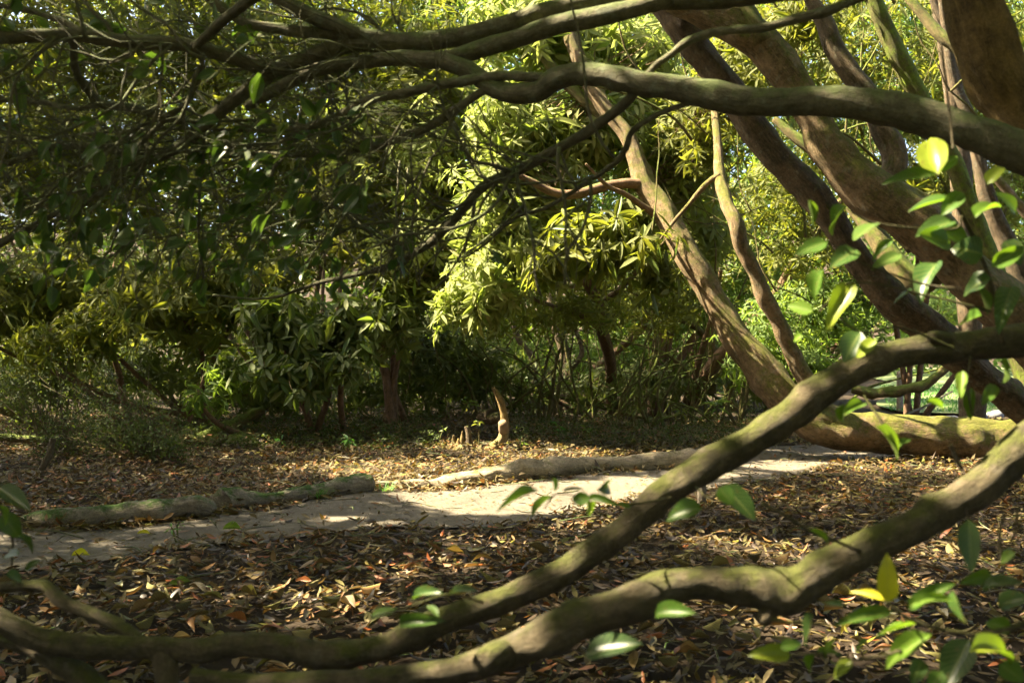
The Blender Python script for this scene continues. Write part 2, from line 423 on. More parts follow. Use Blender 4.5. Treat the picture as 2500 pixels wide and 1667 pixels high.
def single_leaf_mesh(name, curl, fold, shape, wav=0.0, nseg=7):
    us = np.linspace(0, 1, nseg + 1)
    V, F4, F3 = [], [], []
    for i, u in enumerate(us):
        w = shape(u) * .5
        for v in (-1, -.5, 0, .5, 1):
            V.append((u * (1 - .25 * abs(curl) * u * u), v * w, -curl * u * u + abs(v) * w * fold + wav * .03 * math.sin(9 * u + v * 2) * abs(v)))
    for i in range(nseg):
        for j in range(4):
            a = i * 5 + j; F4.append((a, a + 5, a + 6, a + 1)[::-1])
    F4 = np.array(F4)[:, ::-1]
    return raw_mesh(name, np.array(V, float), [np.array(F4)], attrs={"rnd": np.zeros(len(V)), "vv": np.tile(1 - np.abs(np.array([-1, -.5, 0, .5, 1])), nseg + 1), "uu": np.repeat(us, 5)})
lance = lambda u: max(0.03, (math.sin(math.pi * min(1, u ** .85))) ** .8)
ovate = lambda u: max(0.03, (math.sin(math.pi * u ** .75)) ** .7 * (1 - .15 * u))
LEAF_LIB = {}
def leaf_obj(kind, mat, B, D, Nn, L, W, parent, name="leaf", lab=None):
    key = (kind, mat.name)
    if key not in LEAF_LIB:
        sh = ovate if kind.startswith('ov') else lance
        LEAF_LIB[key] = []
        for c, f, wv in ([(.12, .25, .5), (.25, .35, .8), (.05, .2, .3), (.35, .3, 1)] if 'dry' not in kind else [(.2, .4, 1.5), (-.2, .6, 1.5), (.1, .8, 2), (.3, .3, 1), (-.1, .4, 2)]):
            me = single_leaf_mesh("leaf", c, f, sh, wv, 5 if 'small' in kind else 7); me.materials.append(mat); LEAF_LIB[key].append(me)
    me = LEAF_LIB[key][int(rng.integers(len(LEAF_LIB[key])))]
    D = D / np.linalg.norm(D); S = np.cross(Nn, D); S /= np.linalg.norm(S); Z = np.cross(D, S)
    o = bpy.data.objects.new(name, me); COL.objects.link(o); o.parent = parent
    b = B - np.array(parent.location) if parent is not None else B
    o.matrix_local = Matrix([[D[0] * L, S[0] * W, Z[0] * L, b[0]], [D[1] * L, S[1] * W, Z[1] * L, b[1]], [D[2] * L, S[2] * W, Z[2] * L, b[2]], [0, 0, 0, 1]])
    if lab: o["label"] = lab
    return o

# ------------------------------------------------------------------ ground
def hgt(x, y):
    p = np.stack([x, y, 0 * x], -1).reshape(-1, 3)
    h = .022 * wob(p, 1.7, 1) + .012 * wob(p, 5.0, 2)
    h = h.reshape(np.shape(x))
    h = h + .10 * np.clip((y - 9.6) / 2.5, 0, 1) * np.clip((2.0 - x) / 3, 0, 1)
    h = h + 11 * np.clip((y - 46) / 40, 0, 1) ** 1.3
    return h * np.clip((60 + np.abs(y)) / 60, 1, 1)
gx = np.concatenate([-np.geomspace(300, 9, 22), np.linspace(-8.5, 8.5, 104), np.geomspace(9, 300, 22)])
gy = np.concatenate([-np.geomspace(200, 3, 14), np.linspace(-2.5, 16, 112), np.geomspace(16.3, 400, 50)])
def sheet(name, xs, ys, zfun, mat):
    X, Y = np.meshgrid(xs, ys); Z = zfun(X, Y)
    n, m = X.shape
    i, j = np.meshgrid(np.arange(n - 1), np.arange(m - 1), indexing='ij')
    F = np.stack([i * m + j, i * m + j + 1, (i + 1) * m + j + 1, (i + 1) * m + j], -1).reshape(-1, 4)
    return link(name, raw_mesh(name, np.stack([X, Y, Z], -1).reshape(-1, 3), [F]), None, mat)
floor = tag(sheet("forest_floor", gx, gy, hgt, M['soil']), "dark woodland soil under the fallen leaves", "ground", kind="structure")

PT = [(-700, 1372), (-300, 1335), (0, 1300), (268, 1285), (517, 1262), (892, 1208), (1183, 1188), (1336, 1170), (1604, 1148), (1750, 1118), (1950, 1088), (2150, 1064), (2420, 1040)]
PB = [(-700, 1500), (-300, 1438), (0, 1400), (300, 1357), (574, 1325), (900, 1296), (1221, 1276), (1336, 1256), (1527, 1220), (1750, 1190), (2000, 1150), (2200, 1110), (2440, 1075)]
top_e = catmull([G(*p)[:2] for p in PT], 120); bot_e = catmull([G(*p)[:2] for p in PB], 120)
def path_sheet():
    k = 22; t = np.linspace(0, 1, k)
    XY = bot_e[:, None] * (1 - t)[None, :, None] + top_e[:, None] * t[None, :, None]
    n = len(top_e)
    X, Y = XY[..., 0], XY[..., 1]
    Z = hgt(X, Y) + .012
    F = []
    i, j = np.meshgrid(np.arange(n - 1), np.arange(k - 1), indexing='ij')
    F = np.stack([i * k + j, (i + 1) * k + j, (i + 1) * k + j + 1, i * k + j + 1], -1).reshape(-1, 4)
    return link("path", raw_mesh("path", np.stack([X, Y, Z], -1).reshape(-1, 3), [F]), None, M['path'])
path = tag(path_sheet(), "bare trodden earth path crossing the wood", "path", kind="structure")
def on_path(x, y):
    """signed: >0 inside the path"""
    yt = np.interp(x, top_e[:, 0], top_e[:, 1]); yb = np.interp(x, bot_e[:, 0], bot_e[:, 1])
    return np.minimum(y - yb, yt - y)

lx, ly = np.linspace(4.0, 40, 60), np.linspace(16.8, 45.5, 60)
def lawn_shape():
    X, Y = np.meshgrid(lx, ly)
    X = X - 4.0 + .35 * Y + .6 + .3 * np.sin(Y * .9)
    n, m = X.shape
    i, j = np.meshgrid(np.arange(n - 1), np.arange(m - 1), indexing='ij')
    F = np.stack([i * m + j, i * m + j + 1, (i + 1) * m + j + 1, (i + 1) * m + j], -1).reshape(-1, 4)
    return link("lawn", raw_mesh("lawn", np.stack([X, Y, hgt(X, Y) + .05], -1).reshape(-1, 3), [F]), None, M['lawn'])
tag(lawn_shape(), "bright mown lawn beyond the wood", "lawn", kind="structure")

def lawn_blades():
    n = 9000; y = rng.uniform(16.9, 27, n); x = .35 * y + .5 + rng.uniform(0, 9, n)
    B = np.stack([x, y, hgt(x, y) + .05], -1)
    D = norm(rng.normal(0, .4, (n, 3)) + [0, 0, 1.0]); Nn = norm(rng.normal(0, 1, (n, 3)) + [0, -.6, .4])
    o = leaf_mass("lawn_grass", B, D, Nn, rng.uniform(.04, .12, n), np.full(n, .02), .2, .1, M['grass'], simple=True)
    tag(o, "short grass standing on the bright lawn", "grass", kind="stuff")
lawn_blades()

# ------------------------------------------------------------------ leaf litter
def litter():
    n = 106000
    d = np.sqrt(rng.uniform(3.0 ** 2, 15.5 ** 2, n)); x = rng.uniform(-.62, .62, n) * d
    # nearer zone needs the same density per area; drop most on the path
    s = on_path(x, d)
    pp = np.stack([x, d, 0 * x], -1)
    edge = .16 * wob(pp, 4.0, 3) + .10 * wob(pp, 11.0, 1)
    pool = (x > -.9) & (x < 1.9)
    keep = (s + edge < 0.02) | (rng.random(n) < np.where(pool, .035, .10))
    grn = (x > 4.3 + .0 * d) & (d > 17)
    keep &= ~grn
    x, d = x[keep], d[keep]; n = len(x)
    pile = rng.random(n) ** 1.6 * .055
    z = hgt(x, d) + .012 + pile * (on_path(x, d) < 0)
    L = rng.uniform(.04, .105, n) * rng.choice([.5, 1, 1.2], n, p=[.35, .5, .15]); W = L * rng.uniform(.2, .36, n)
    az = rng.uniform(0, 6.283, n); el = rng.normal(0, .15, n)
    D = np.stack([np.cos(az) * np.cos(el), np.sin(az) * np.cos(el), np.sin(el)], -1)
    Nn = norm(np.stack([rng.normal(0, .32, n), rng.normal(0, .32, n), np.ones(n)], -1))
    flip = rng.random(n) < .45; Nn[flip] *= -1
    curl = rng.normal(0, .26, n); fold = rng.uniform(.1, 1.1, n)
    B = np.stack([x, d, z + np.maximum(0, -el) * L * .5 + .006], -1) - D * (L * .5)[:, None] * np.array([1, 1, .3])
    # the largest near leaves become pieces of the floor
    pxl = L / d * (np.abs(x / d) < .52) * (pile > .03) * (d > 3.6)
    big = np.argsort(-pxl)[:300]
    for i in big:
        leaf_obj('lance_dry', M['litter'], B[i] + np.array([0, 0, .008]), D[i], Nn[i], L[i], W[i] * 1.1, floor)
    m = np.ones(n, bool); m[big] = False
    near = m & (d < 8.5); far = m & (d >= 8.5)
    V1, F1, k1 = leaves_geom(B[near], D[near], Nn[near], L[near], W[near], curl[near], fold[near])
    V2, F2, k2 = leaves_geom(B[far], D[far], Nn[far], L[far], W[far] * 1.2, curl[far], fold[far], True)
    q = rng.random(n); red = (x > .5) & (d < 7.5) & (rng.random(n) < .45); oliv = (x < .6) & (d < 9) & (rng.random(n) < .5)
    q[red] = rng.uniform(.82, 1, red.sum()); q[oliv] = rng.uniform(.55, .76, oliv.sum())
    rn = np.concatenate([np.repeat(q[near], k1), np.repeat(q[far], k2)])
    o = link("leaf_litter", raw_mesh("leaf_litter", np.vstack([V1, V2]), F1 + [F2[0] + len(V1)], attrs={"rnd": rn}), None, M['litter'])
    tag(o, "thick brown and olive carpet of fallen leaves over the wood floor", "leaf litter", kind="stuff")
    # drifts banked along the logs
    rows = [((40, 1300), (300, 1284)), ((300, 1284), (520, 1262)), ((530, 1262), (900, 1206)), ((905, 1203), (1250, 1180)), ((1250, 1180), (1720, 1142)), ((60, 1262), (520, 1222)), ((560, 1212), (900, 1168)), ((905, 1176), (1260, 1140)), ((1280, 1132), (1720, 1108))]
    Bs = []
    for (p, q) in rows:
        k = 150; t = rng.random(k); a, b = G(*p), G(*q)
        Bs.append(a + (b - a) * t[:, None] + np.stack([rng.normal(0, .03, k), rng.normal(0, .06, k), rng.random(k) ** 2 * .035 + .015], -1))
    B = np.vstack(Bs); n = len(B); az = rng.uniform(0, 6.283, n); B[:, 2] += hgt(B[:, 0], B[:, 1])
    D = np.stack([np.cos(az), np.sin(az), rng.normal(0, .3, n)], -1)
    L = rng.uniform(.05, .11, n)
    o = leaf_mass("leaf_drift", B, D, norm(rng.normal(0, .5, (n, 3)) + [0, 0, 1]), L, L * rng.uniform(.22, .36, n), rng.normal(0, .25, n), .5, M['litter'])
    tag(o, "small drifts of dead leaves banked against the logs", "leaf litter", kind="stuff")
    bag = Bag()
    for _ in range(420):
        d = math.sqrt(rng.uniform(3.4 ** 2, 12 ** 2)); x = rng.uniform(-.55, .55) * d; a = rng.uniform(0, 6.28); L = rng.uniform(.08, .4)
        p = np.array([x, d, hgt(np.array(x), np.array(d)) + rng.uniform(.02, .07)]); v = np.array([math.cos(a), math.sin(a), rng.normal(0, .08)]) * L
        bag.add(tube([p, p + v * .5 + rng.normal(0, .02, 3), p + v], [.004, .0045, .002], 4, 0, 0, 8, maxn=6))
    o = bag.build("fallen_twigs", M['log']); tag(o, "thin dead twigs scattered through the leaf litter", "twigs", kind="stuff")
    # crumbs and chips on the path and between the leaves
    n = 32000
    d = np.sqrt(rng.uniform(5.5 ** 2, 13 ** 2, n)); x = rng.uniform(-.58, .58, n) * d
    k = on_path(x, d) > -.25; x, d = x[k], d[k]; n = len(x)
    L = rng.uniform(.006, .026, n) * rng.choice([.6, 1, 1.5], n); az = rng.uniform(0, 6.283, n)
    D = np.stack([np.cos(az), np.sin(az), rng.normal(0, .15, n)], -1)
    Nn = norm(np.stack([rng.normal(0, .35, n), rng.normal(0, .35, n), np.ones(n)], -1))
    B = np.stack([x, d, hgt(x, d) + .017], -1)
    o = leaf_mass("path_debris", B, D, Nn, L, L * rng.uniform(.25, .7, n), rng.normal(0, .2, n), 0.3, M['litter'], simple=True)
    tag(o, "crumbled leaf bits and chips strewn over the bare path", "debris", kind="stuff")
litter()

# ------------------------------------------------------------------ foliage builder (whorls of leaves)
def whorls(C, A, n_leaf, Lr, wr, droop, jitter=.25):
    """C centres, A axes -> leaf arrays"""
    n = len(C)
    A = norm(A)
    ref = np.where(np.abs(A[:, 2:3]) < .9, np.array([[0, 0, 1.0]]), np.array([[1.0, 0, 0]]))
    U = norm(np.cross(A, ref)); W = np.cross(A, U)
    th = (np.arange(n_leaf)[None] / n_leaf * 2 * math.pi) + rng.uniform(0, 6.28, (n, 1)) + rng.normal(0, .18, (n, n_leaf))
    rad = U[:, None] * np.cos(th)[..., None] + W[:, None] * np.sin(th)[..., None]
    e = rng.normal(droop, .42, (n, n_leaf))
    D = rad * np.cos(e)[..., None] + A[:, None] * np.sin(e)[..., None]
    D[..., 2] -= rng.uniform(.0, .55, (n, 1))
    D = norm(D)
    Nn = norm(A[:, None] * np.cos(e)[..., None] - rad * np.sin(e)[..., None] + rng.normal(0, jitter, D.shape))
    sz = rng.uniform(*Lr, (n, 1)) * rng.uniform(.5, 1.12, (n, n_leaf))
    B = C[:, None] + D * .012 - A[:, None] * rng.uniform(0, .6, (n, n_leaf))[..., None] * Lr[0]
    f = lambda a: a.reshape(-1, 3)
    L = sz.ravel()
    return f(B), f(D), f(Nn), L, L * rng.uniform(*wr, len(L))

def blob_points(blobs, per=1.0, up=.35):
    Cs, As = [], []
    for (x, y, rx, ry, d, rd, n) in blobs:
        c = P(x, y, d); n = int(n * per)
        v = norm(rng.normal(size=(n, 3)))
        v[:, 1] -= .25; v = norm(v)
        r = 1 - rng.random(n) ** 1.5 * .65 + (rng.random(n) < .15) * rng.random(n) * .4
        lump = 1 + .30 * wob(v * 2.2 + c, 1.6, int(abs(x)) % 5) + .22 * wob(v * 2.2 + c, 4.2, int(abs(y)) % 5)
        sc = np.array([rx * d / FPX, rd, ry * d / FPX])
        Cs.append(c + v * sc * (r * lump)[:, None])
        As.append(norm(v + np.array([0, -.15, up]) + rng.normal(0, .35, (n, 3))))
    return np.vstack(Cs), np.vstack(As)

def foliage(parent, blobs, mat, n_leaf=9, Lr=(.12, .19), wr=(.17, .26), droop=.05, parts=0, per=1.0, beams=False, name="foliage", kind_leaf='lance', up=.35, simple=False):
    C, A = blob_points(blobs, per, up)
    k = C[:, 2] > .12
    if beams: k &= ~in_beam(C, .5)
    C, A = C[k], A[k]
    B, D, Nn, L, W = whorls(C, A, n_leaf, Lr, wr, droop)
    m = np.ones(len(B), bool)
    if parts:
        pos = B + D * L[:, None] * .5
        px = np.abs(pos[:, 0] / pos[:, 1]) < .51; py = np.abs((pos[:, 2] - CAM_H) / pos[:, 1]) < .34
        vis = np.where(px & py)[0]
        score = L[vis] / pos[vis, 1] * (.4 + np.abs((Nn[vis] * norm(pos[vis] - [0, 0, CAM_H])).sum(1))) * rng.uniform(.8, 1.2, len(vis))
        front = pos[vis, 1] < np.quantile(pos[vis, 1], .45)
        sel = vis[np.argsort(-(score * front))[:parts]]
        for i in sel:
            leaf_obj(kind_leaf, mat, B[i], D[i], Nn[i], L[i], W[i] * 1.05, parent)
        m[sel] = False
    curl = rng.normal(.14, .1, len(B)); fold = rng.uniform(.15, .5, len(B))
    o = leaf_mass(name, B[m], D[m], Nn[m], L[m], W[m], curl[m], fold[m], mat, parent, simple)
    o["kind"] = "stuff"
    return C

def twiglets(parent, C, hub, mat, frac=.25, r=.006, name="twigs"):
    """fine twigs running back from the leaf whorls towards the limbs"""
    bag = Bag()
    idx = np.where(rng.random(len(C)) < frac)[0]
    hub = np.atleast_2d(hub)
    for i in idx:
        p = C[i]; h = hub[np.argmin(((hub - p) ** 2).sum(1))]
        v = h - p; l = np.linalg.norm(v); v = v / l
        ln = min(l, rng.uniform(.3, .9))
        q = p + v * ln + rng.normal(0, .08, 3)
        mid = (p + q) / 2 + rng.normal(0, .06, 3) + np.array([0, 0, -.03])
        V, F4, F3, a = tube([p, mid, q], [r * .5, r * .8, r * 1.1], 3, 0, 0, 4, maxn=5)
        bag.add((local(parent, V), F4, F3, a))
    if bag.n:
        o = bag.build(name, mat, parent); o["kind"] = "stuff"; return o

# ------------------------------------------------------------------ near camellia: arching boughs overhead
cam_tree = thing("camellia_tree", "overhanging camellia whose dark mossy boughs arch across the top of the view", "tree", (2.3, 2.3, 0))
bu = M['bark_upper']
def UB(spec, depth, sides=14, name="bough", mat=bu, **kw): return limb_px(name, spec, depth, cam_tree, mat, sides, **kw)
limb("trunk", [(2.3, 2.3, -.05), (2.22, 2.3, .5), (2.3, 2.32, 1.1), (2.15, 2.35, 1.7), (2.2, 2.4, 2.4), (2.0, 2.5, 3.2), (1.5, 2.5, 4.0)], [.11, .09, .085, .08, .07, .06, .035], cam_tree, bu, 18)
UB([(1083, 149, 40), (1144, 172, 46), (1202, 212, 46), (1259, 227, 50), (1317, 220, 52), (1352, 192, 62), (1412, 176, 54), (1489, 184, 54), (1565, 203, 57), (1642, 214, 62), (1753, 237, 70), (1868, 253, 68), (1983, 249, 72),
    (2097, 253, 76), (2212, 272, 78), (2289, 295, 82), (2385, 329, 92), (2500, 375, 100), (2700, 440, 110), (3400, 560, 120)], (2.66, 2.3, 2.15, 2.3), 26, rough=.08, maxn=400, ridge=.03, res=.45, knots=26, key='BB')
UB([(1183, 230, 22), (1125, 260, 22), (1068, 295, 24), (1010, 325, 22), (934, 352, 20), (865, 368, 17), (800, 375, 14), (730, 380, 10), (640, 372, 6), (560, 380, 4)], (2.5, 3.0), 12, "branch", on='BB')
UB([(1340, 186, 30), (1250, 186, 24), (1183, 191, 24), (1106, 203, 24), (991, 226, 24), (915, 241, 24), (857, 268, 24), (800, 295, 22), (727, 314, 14), (574, 318, 8), (383, 314, 8), (191, 329, 7), (0, 348, 6), (-120, 360, 4)], (2.45, 3.2), 12, "branch", on='BB')
UB([(1556, 205, 24), (1546, 230, 25), (1508, 268, 25), (1450, 310, 26), (1374, 356, 26), (1278, 409, 26), (1202, 440, 24), (1164, 471, 24), (1125, 517, 22), (1068, 580, 22), (1010, 618, 19), (953, 649, 17), (880, 668, 13), (780, 690, 10), (650, 729, 7), (520, 720, 5)], (2.35, 3.4), 12, "branch", on='BB')
UB([(1720, 245, 18), (1690, 250, 14), (1623, 272, 14), (1546, 318, 15), (1527, 364, 16), (1496, 402, 15), (1412, 459, 12), (1336, 505, 10), (1259, 532, 8), (1183, 597, 6), (1120, 640, 4)], (2.3, 2.9), 10, "branch", on='BB')
UB([(1565, 195, 20), (1600, 161, 16), (1638, 134, 18), (1677, 103, 20), (1734, 82, 22), (1791, 75, 20), (1868, 65, 22), (1964, 42, 26), (2021, 27, 24), (2101, -4, 20), (2250, -60, 20)], (2.35, 2.2), 12, "branch", maxn=220, on='BB')
# the pair of long boughs to the upper left
UB([(3300, -350, 90), (2600, -160, 80), (2000, -40, 60), (1700, 2, 46), (1490, 0, 40), (1412, 10, 42), (1297, 40, 46), (1221, 62, 46), (1144, 84, 46), (1030, 103, 48), (915, 104, 46), (842, 111, 42), (765, 134, 42), (700, 163, 42), (650, 186, 38), (612, 214, 36), (555, 260, 34),
    (497, 306, 34), (459, 344, 30), (402, 375, 28), (344, 394, 26), (306, 373, 20), (230, 360, 18), (153, 356, 18), (77, 375, 16), (0, 406, 15), (-100, 440, 10)], (2.3, 2.5, 2.6, 2.8, 3.0), 20, maxn=400, ridge=.02, res=.5, knots=18, key='B1')
UB([(1640, -10, 44), (1577, 12, 46), (1527, 27, 48), (1450, 42, 50), (1336, 70, 48), (1259, 95, 46), (1144, 126, 46), (1068, 145, 42), (991, 144, 40), (900, 150, 36), (785, 168, 34), (708, 203, 32), (640, 238, 26), (600, 262, 18)], (2.5, 2.66, 2.8), 16, maxn=220, key='B2')
UB([(680, 176, 40), (620, 160, 38), (574, 142, 36), (478, 115, 36), (400, 106, 35), (306, 99, 34), (191, 84, 36), (100, 88, 35), (0, 92, 34), (-150, 80, 34), (-500, 40, 30)], (2.72, 2.5, 2.4), 14, on='B1', key='B3')
UB([(215, 72, 18), (150, 52, 18), (90, 30, 16), (38, 19, 16), (-60, 8, 12)], (2.5, 2.7), 10, "branch", on='B3')
UB([(470, 118, 22), (497, 96, 24), (555, 42, 26), (612, 0, 28), (700, -70, 30)], (2.5, 2.4), 12, "branch", on='B3')
UB([(1030, 95, 24), (915, 88, 30), (804, 80, 30), (689, 73, 28), (593, 50, 24), (517, 0, 28), (490, -40, 28)], (2.66, 2.8), 12, on='B1')
UB([(960, 104, 26), (861, 78, 36), (785, 50, 40), (689, 0, 36), (600, -70, 34)], (2.64, 2.75), 12, on='B1')
UB([(180, 95, 20), (180, 126, 19), (184, 172, 20), (214, 222, 22), (249, 253, 23), (325, 264, 24), (383, 283, 22), (459, 298, 18), (540, 296, 12)], (2.6, 3.1), 12, "branch", on='B3', key='B6')
UB([(249, 255, 18), (184, 264, 14), (100, 250, 13), (0, 245, 12), (-80, 250, 10)], (2.8, 3.0), 10, "branch", on='B6')
UB([(500, 115, 14), (494, 134, 14), (490, 180, 14), (459, 245, 12), (402, 295, 12), (344, 352, 13), (306, 402, 13), (260, 463, 14), (191, 501, 14), (115, 532, 14), (0, 597, 15), (-100, 640, 14)], (2.5, 3.2), 10, "branch", on='B3')
UB([(278, 92, 14), (262, 60, 11), (225, 25, 11), (190, -20, 12)], (2.5, 2.6), 8, "branch", on='B3')

# fine twigs and leaves hanging in the upper left
def grow_twigs():
    bag = Bag(); tips = []
    starts = []
    def along(pts, d, n):
        pts = np.array(pts, float)
        for _ in range(n):
            t = rng.uniform(0, len(pts) - 1); i = int(min(t, len(pts) - 2)); f = t - i
            xy = pts[i] * (1 - f) + pts[i + 1] * f
            starts.append((xy[0], xy[1], np.interp(t / (len(pts) - 1), [0, 1], d)))
    along([(1106, 203), (915, 241), (800, 295), (574, 318), (191, 329), (0, 348)], (2.5, 3.2), 16)
    along([(1125, 260), (1010, 325), (865, 368), (640, 372)], (2.5, 3.0), 14)
    along([(1374, 356), (1202, 440), (1125, 517), (1010, 618), (780, 690), (520, 720)], (2.5, 3.4), 28)
    along([(612, 214), (497, 306), (402, 375), (230, 360), (0, 406)], (2.8, 3.0), 18)
    along([(494, 134), (459, 245), (344, 352), (260, 463), (115, 532), (0, 597)], (2.6, 3.2), 16)
    along([(478, 115), (306, 99), (100, 88)], (2.5, 2.4), 10)
    along([(1527, 364), (1412, 459), (1259, 532)], (2.3, 2.9), 7)
    along([(1144, 84), (900, 105), (700, 163)], (2.7, 2.8), 14)
    for _ in range(30): starts.append((rng.uniform(150, 1050), rng.uniform(380, 640), rng.uniform(3.0, 4.2)))
    def walk(p, a, length, r, lvl):
        pts = [p]; rr = [r]; st = .05; n = max(3, int(length / st)); depth_dir = rng.normal(0, .25)
        da = rng.normal(0, .05)
        for k in range(n):
            a += da + rng.normal(0, .24) + .05 * (math.pi + .25 - a)
            if CY - (p[2] - CAM_H) / p[1] * FPX > 735 - 120 * rng.random(): break
            da = da * .9 + rng.normal(0, .02)
            dirv = np.array([math.cos(a), depth_dir, math.sin(a)])
            p = p + norm(dirv) * st; pts.append(p); rr.append(max(.0011, r * (1 - .75 * (k + 1) / n)))
            if lvl < 3 and rng.random() < .22:
                walk(p, a + rng.choice([-1, 1]) * rng.uniform(.4, .9), length * rng.uniform(.3, .6), rr[-1] * .75, lvl + 1)
            if k > n * .35 and rng.random() < .30: tips.append((p, dirv))
        if len(pts) < 3: return
        tips.append((p, dirv))
        V, F4, F3, at = tube(pts, rr, 4, 0, 0, 14, maxn=18)
        bag.add((local(cam_tree, V), F4, F3, at))
    for (x, y, d) in starts:
        a = math.pi + rng.normal(.30, .75)      # leftwards and downwards
        walk(P(x, y, d), a, rng.uniform(.35, 1.15), rng.uniform(.0025, .006), 0)
    o = bag.build("twigs", bu, cam_tree); o["kind"] = "stuff"
    T = np.array([t[0] for t in tips]); Dv = np.array([t[1] for t in tips])
    px = CX + T[:, 0] / T[:, 1] * FPX; py = CY - (T[:, 2] - CAM_H) / T[:, 1] * FPX
    # leaves thick in the middle of the left half, thin towards the lit centre
    w = np.exp(-((px - 480) / 420) ** 2 - ((py - 520) / 190) ** 2) * .95 + .18 * (px < 900)
    w += .35 * np.exp(-((px - 200) / 250) ** 2 - ((py - 60) / 100) ** 2)
    w *= (py < 830) * .62
    k = rng.random(len(T)) < w
    T, Dv = T[k], Dv[k]; rep = rng.integers(1, 3, len(T))
    T = np.repeat(T, rep, 0); Dv = np.repeat(Dv, rep, 0); n = len(T)
    D = norm(Dv + rng.normal(0, .6, (n, 3)) + np.array([0, 0, -.35]))
    Nn = norm(rng.normal(0, .6, (n, 3)) + np.array([0, -.35, .6]))
    L = rng.uniform(.045, .075, n); W = L * rng.uniform(.42, .55, n)
    vis = np.where((np.abs(T[:, 0] / T[:, 1]) < .51) & (np.abs((T[:, 2] - CAM_H) / T[:, 1]) < .34))[0]
    sel = vis[np.argsort(-(L / T[:, 1])[vis])[:300]]
    for i in sel: leaf_obj('ov_small', M['camellia'], T[i], D[i], Nn[i], L[i], W[i] * 1.05, cam_tree)
    m = np.ones(n, bool); m[sel] = False
    if m.any():
        o = leaf_mass("foliage", T[m], D[m], Nn[m], L[m], W[m], .15, .3, M['camellia'], cam_tree); o["kind"] = "stuff"
    print("twig leaves", n, "twig verts", bag.n)
grow_twigs()

# ------------------------------------------------------------------ near camellia: low boughs sweeping across the foreground
low = thing("camellia_shrub", "camellia with two thick low boughs sweeping from lower left up to the right edge", "shrub", (1.95, 1.9, 0))
bn = M['bark_near']
def LB(spec, depth, sides=18, name="bough", mat=bn, **kw): return limb_px(name, spec, depth, low, mat, sides, **kw)
limb("trunk", [(1.95, 1.9, -.05), (1.9, 1.92, .4), (1.95, 1.95, .9), (1.85, 2.0, 1.4), (1.95, 2.05, 2.1), (1.9, 2.0, 3.0)], [.10, .085, .08, .07, .05, .03], low, bn, 18)
LB([(3450, 760, 100), (2900, 815, 95), (2500, 832, 82), (2365, 844, 72), (2251, 853, 68), (2136, 882, 75), (2078, 907, 78), (2021, 943, 78), (1964, 989, 78), (1906, 1031, 76), (1830, 1081, 76), (1753, 1120, 75), (1677, 1163, 74), (1604, 1217, 70), (1527, 1287, 64), (1450, 1346, 66), (1374, 1396, 66),
    (1297, 1434, 63), (1221, 1469, 65), (1144, 1496, 68), (1068, 1526, 68), (991, 1557, 70), (915, 1583, 70), (800, 1601, 66), (689, 1578, 60), (574, 1572, 56), (497, 1587, 57), (383, 1580, 55), (230, 1580, 55), (115, 1564, 56), (38, 1534, 57), (-40, 1495, 54), (-200, 1440, 50), (-500, 1400, 40)],
   (2.05, 2.0, 1.9, 1.8, 1.75, 1.8), 32, maxn=460, rough=.085, ridge=.035, res=.4, knots=34, key='L1')
LB([(364, 1570, 26), (287, 1522, 34), (210, 1492, 31), (153, 1465, 34), (115, 1432, 30), (57, 1427, 28), (0, 1434, 26), (-90, 1430, 24), (-240, 1400, 20)], (1.78, 1.85, 1.9), 14, "branch", on='L1')
LB([(398, 1575, 52), (402, 1622, 58), (413, 1680, 56), (440, 1800, 50)], (1.78, 1.7), 14, "branch", on='L1')
LB([(-60, 1545, 28), (0, 1557, 30), (96, 1591, 40), (172, 1633, 58), (240, 1685, 60), (330, 1800, 56)], (1.85, 1.7), 14, "branch")
LB([(3550, 900, 120), (2900, 985, 110), (2620, 1030, 100), (2500, 1088, 96), (2461, 1124, 95), (2404, 1178, 90), (2327, 1231, 86), (2251, 1277, 85), (2174, 1316, 82), (2097, 1350, 85), (2021, 1385, 85), (1944, 1425, 88), (1887, 1434, 98), (1810, 1425, 90), (1715, 1419, 85), (1640, 1425, 86), (1604, 1436, 90), (1527, 1471, 93),
    (1450, 1499, 90), (1374, 1530, 85), (1297, 1568, 82), (1221, 1603, 77), (1144, 1628, 66), (991, 1648, 52), (800, 1660, 50), (600, 1668, 46), (470, 1650, 40)], (1.95, 1.7, 1.6, 1.6, 1.7), 32, maxn=440, rough=.085, ridge=.035, res=.4, knots=32, key='L2')
LB([(1892, 1450, 74), (1882, 1485, 56), (1866, 1512, 42), (1860, 1522, 20)], (1.6, 1.57), 12, "cut_stub", on='L2')
LB([(1235, 1595, 70), (1200, 1610, 72), (1178, 1622, 60)], (1.6, 1.53), 16, "cut_stub")
LB([(2350, 840, 50), (2290, 825, 40), (2272, 818, 22)], (1.98, 1.92), 12, "cut_stub")

# big out-of-focus limb at the upper right corner
lim = thing("leaning_trunk", "thick golden-brown leaning trunk cut off by the upper right corner", "tree", (1.95, 3.1, 0))
limb_px("trunk", [(2310, -260, 110), (2352, -90, 116), (2382, 20, 120), (2406, 90, 126), (2436, 170, 130), (2490, 245, 136), (2560, 350, 155), (2700, 560, 160), (2850, 900, 175), (2930, 1400, 190), (2960, 1900, 220)], (2.8, 2.8, 3.0), lim, M['bark_moss2'], 36, rough=.10, maxn=240, ridge=.06, res=.35, knots=12)

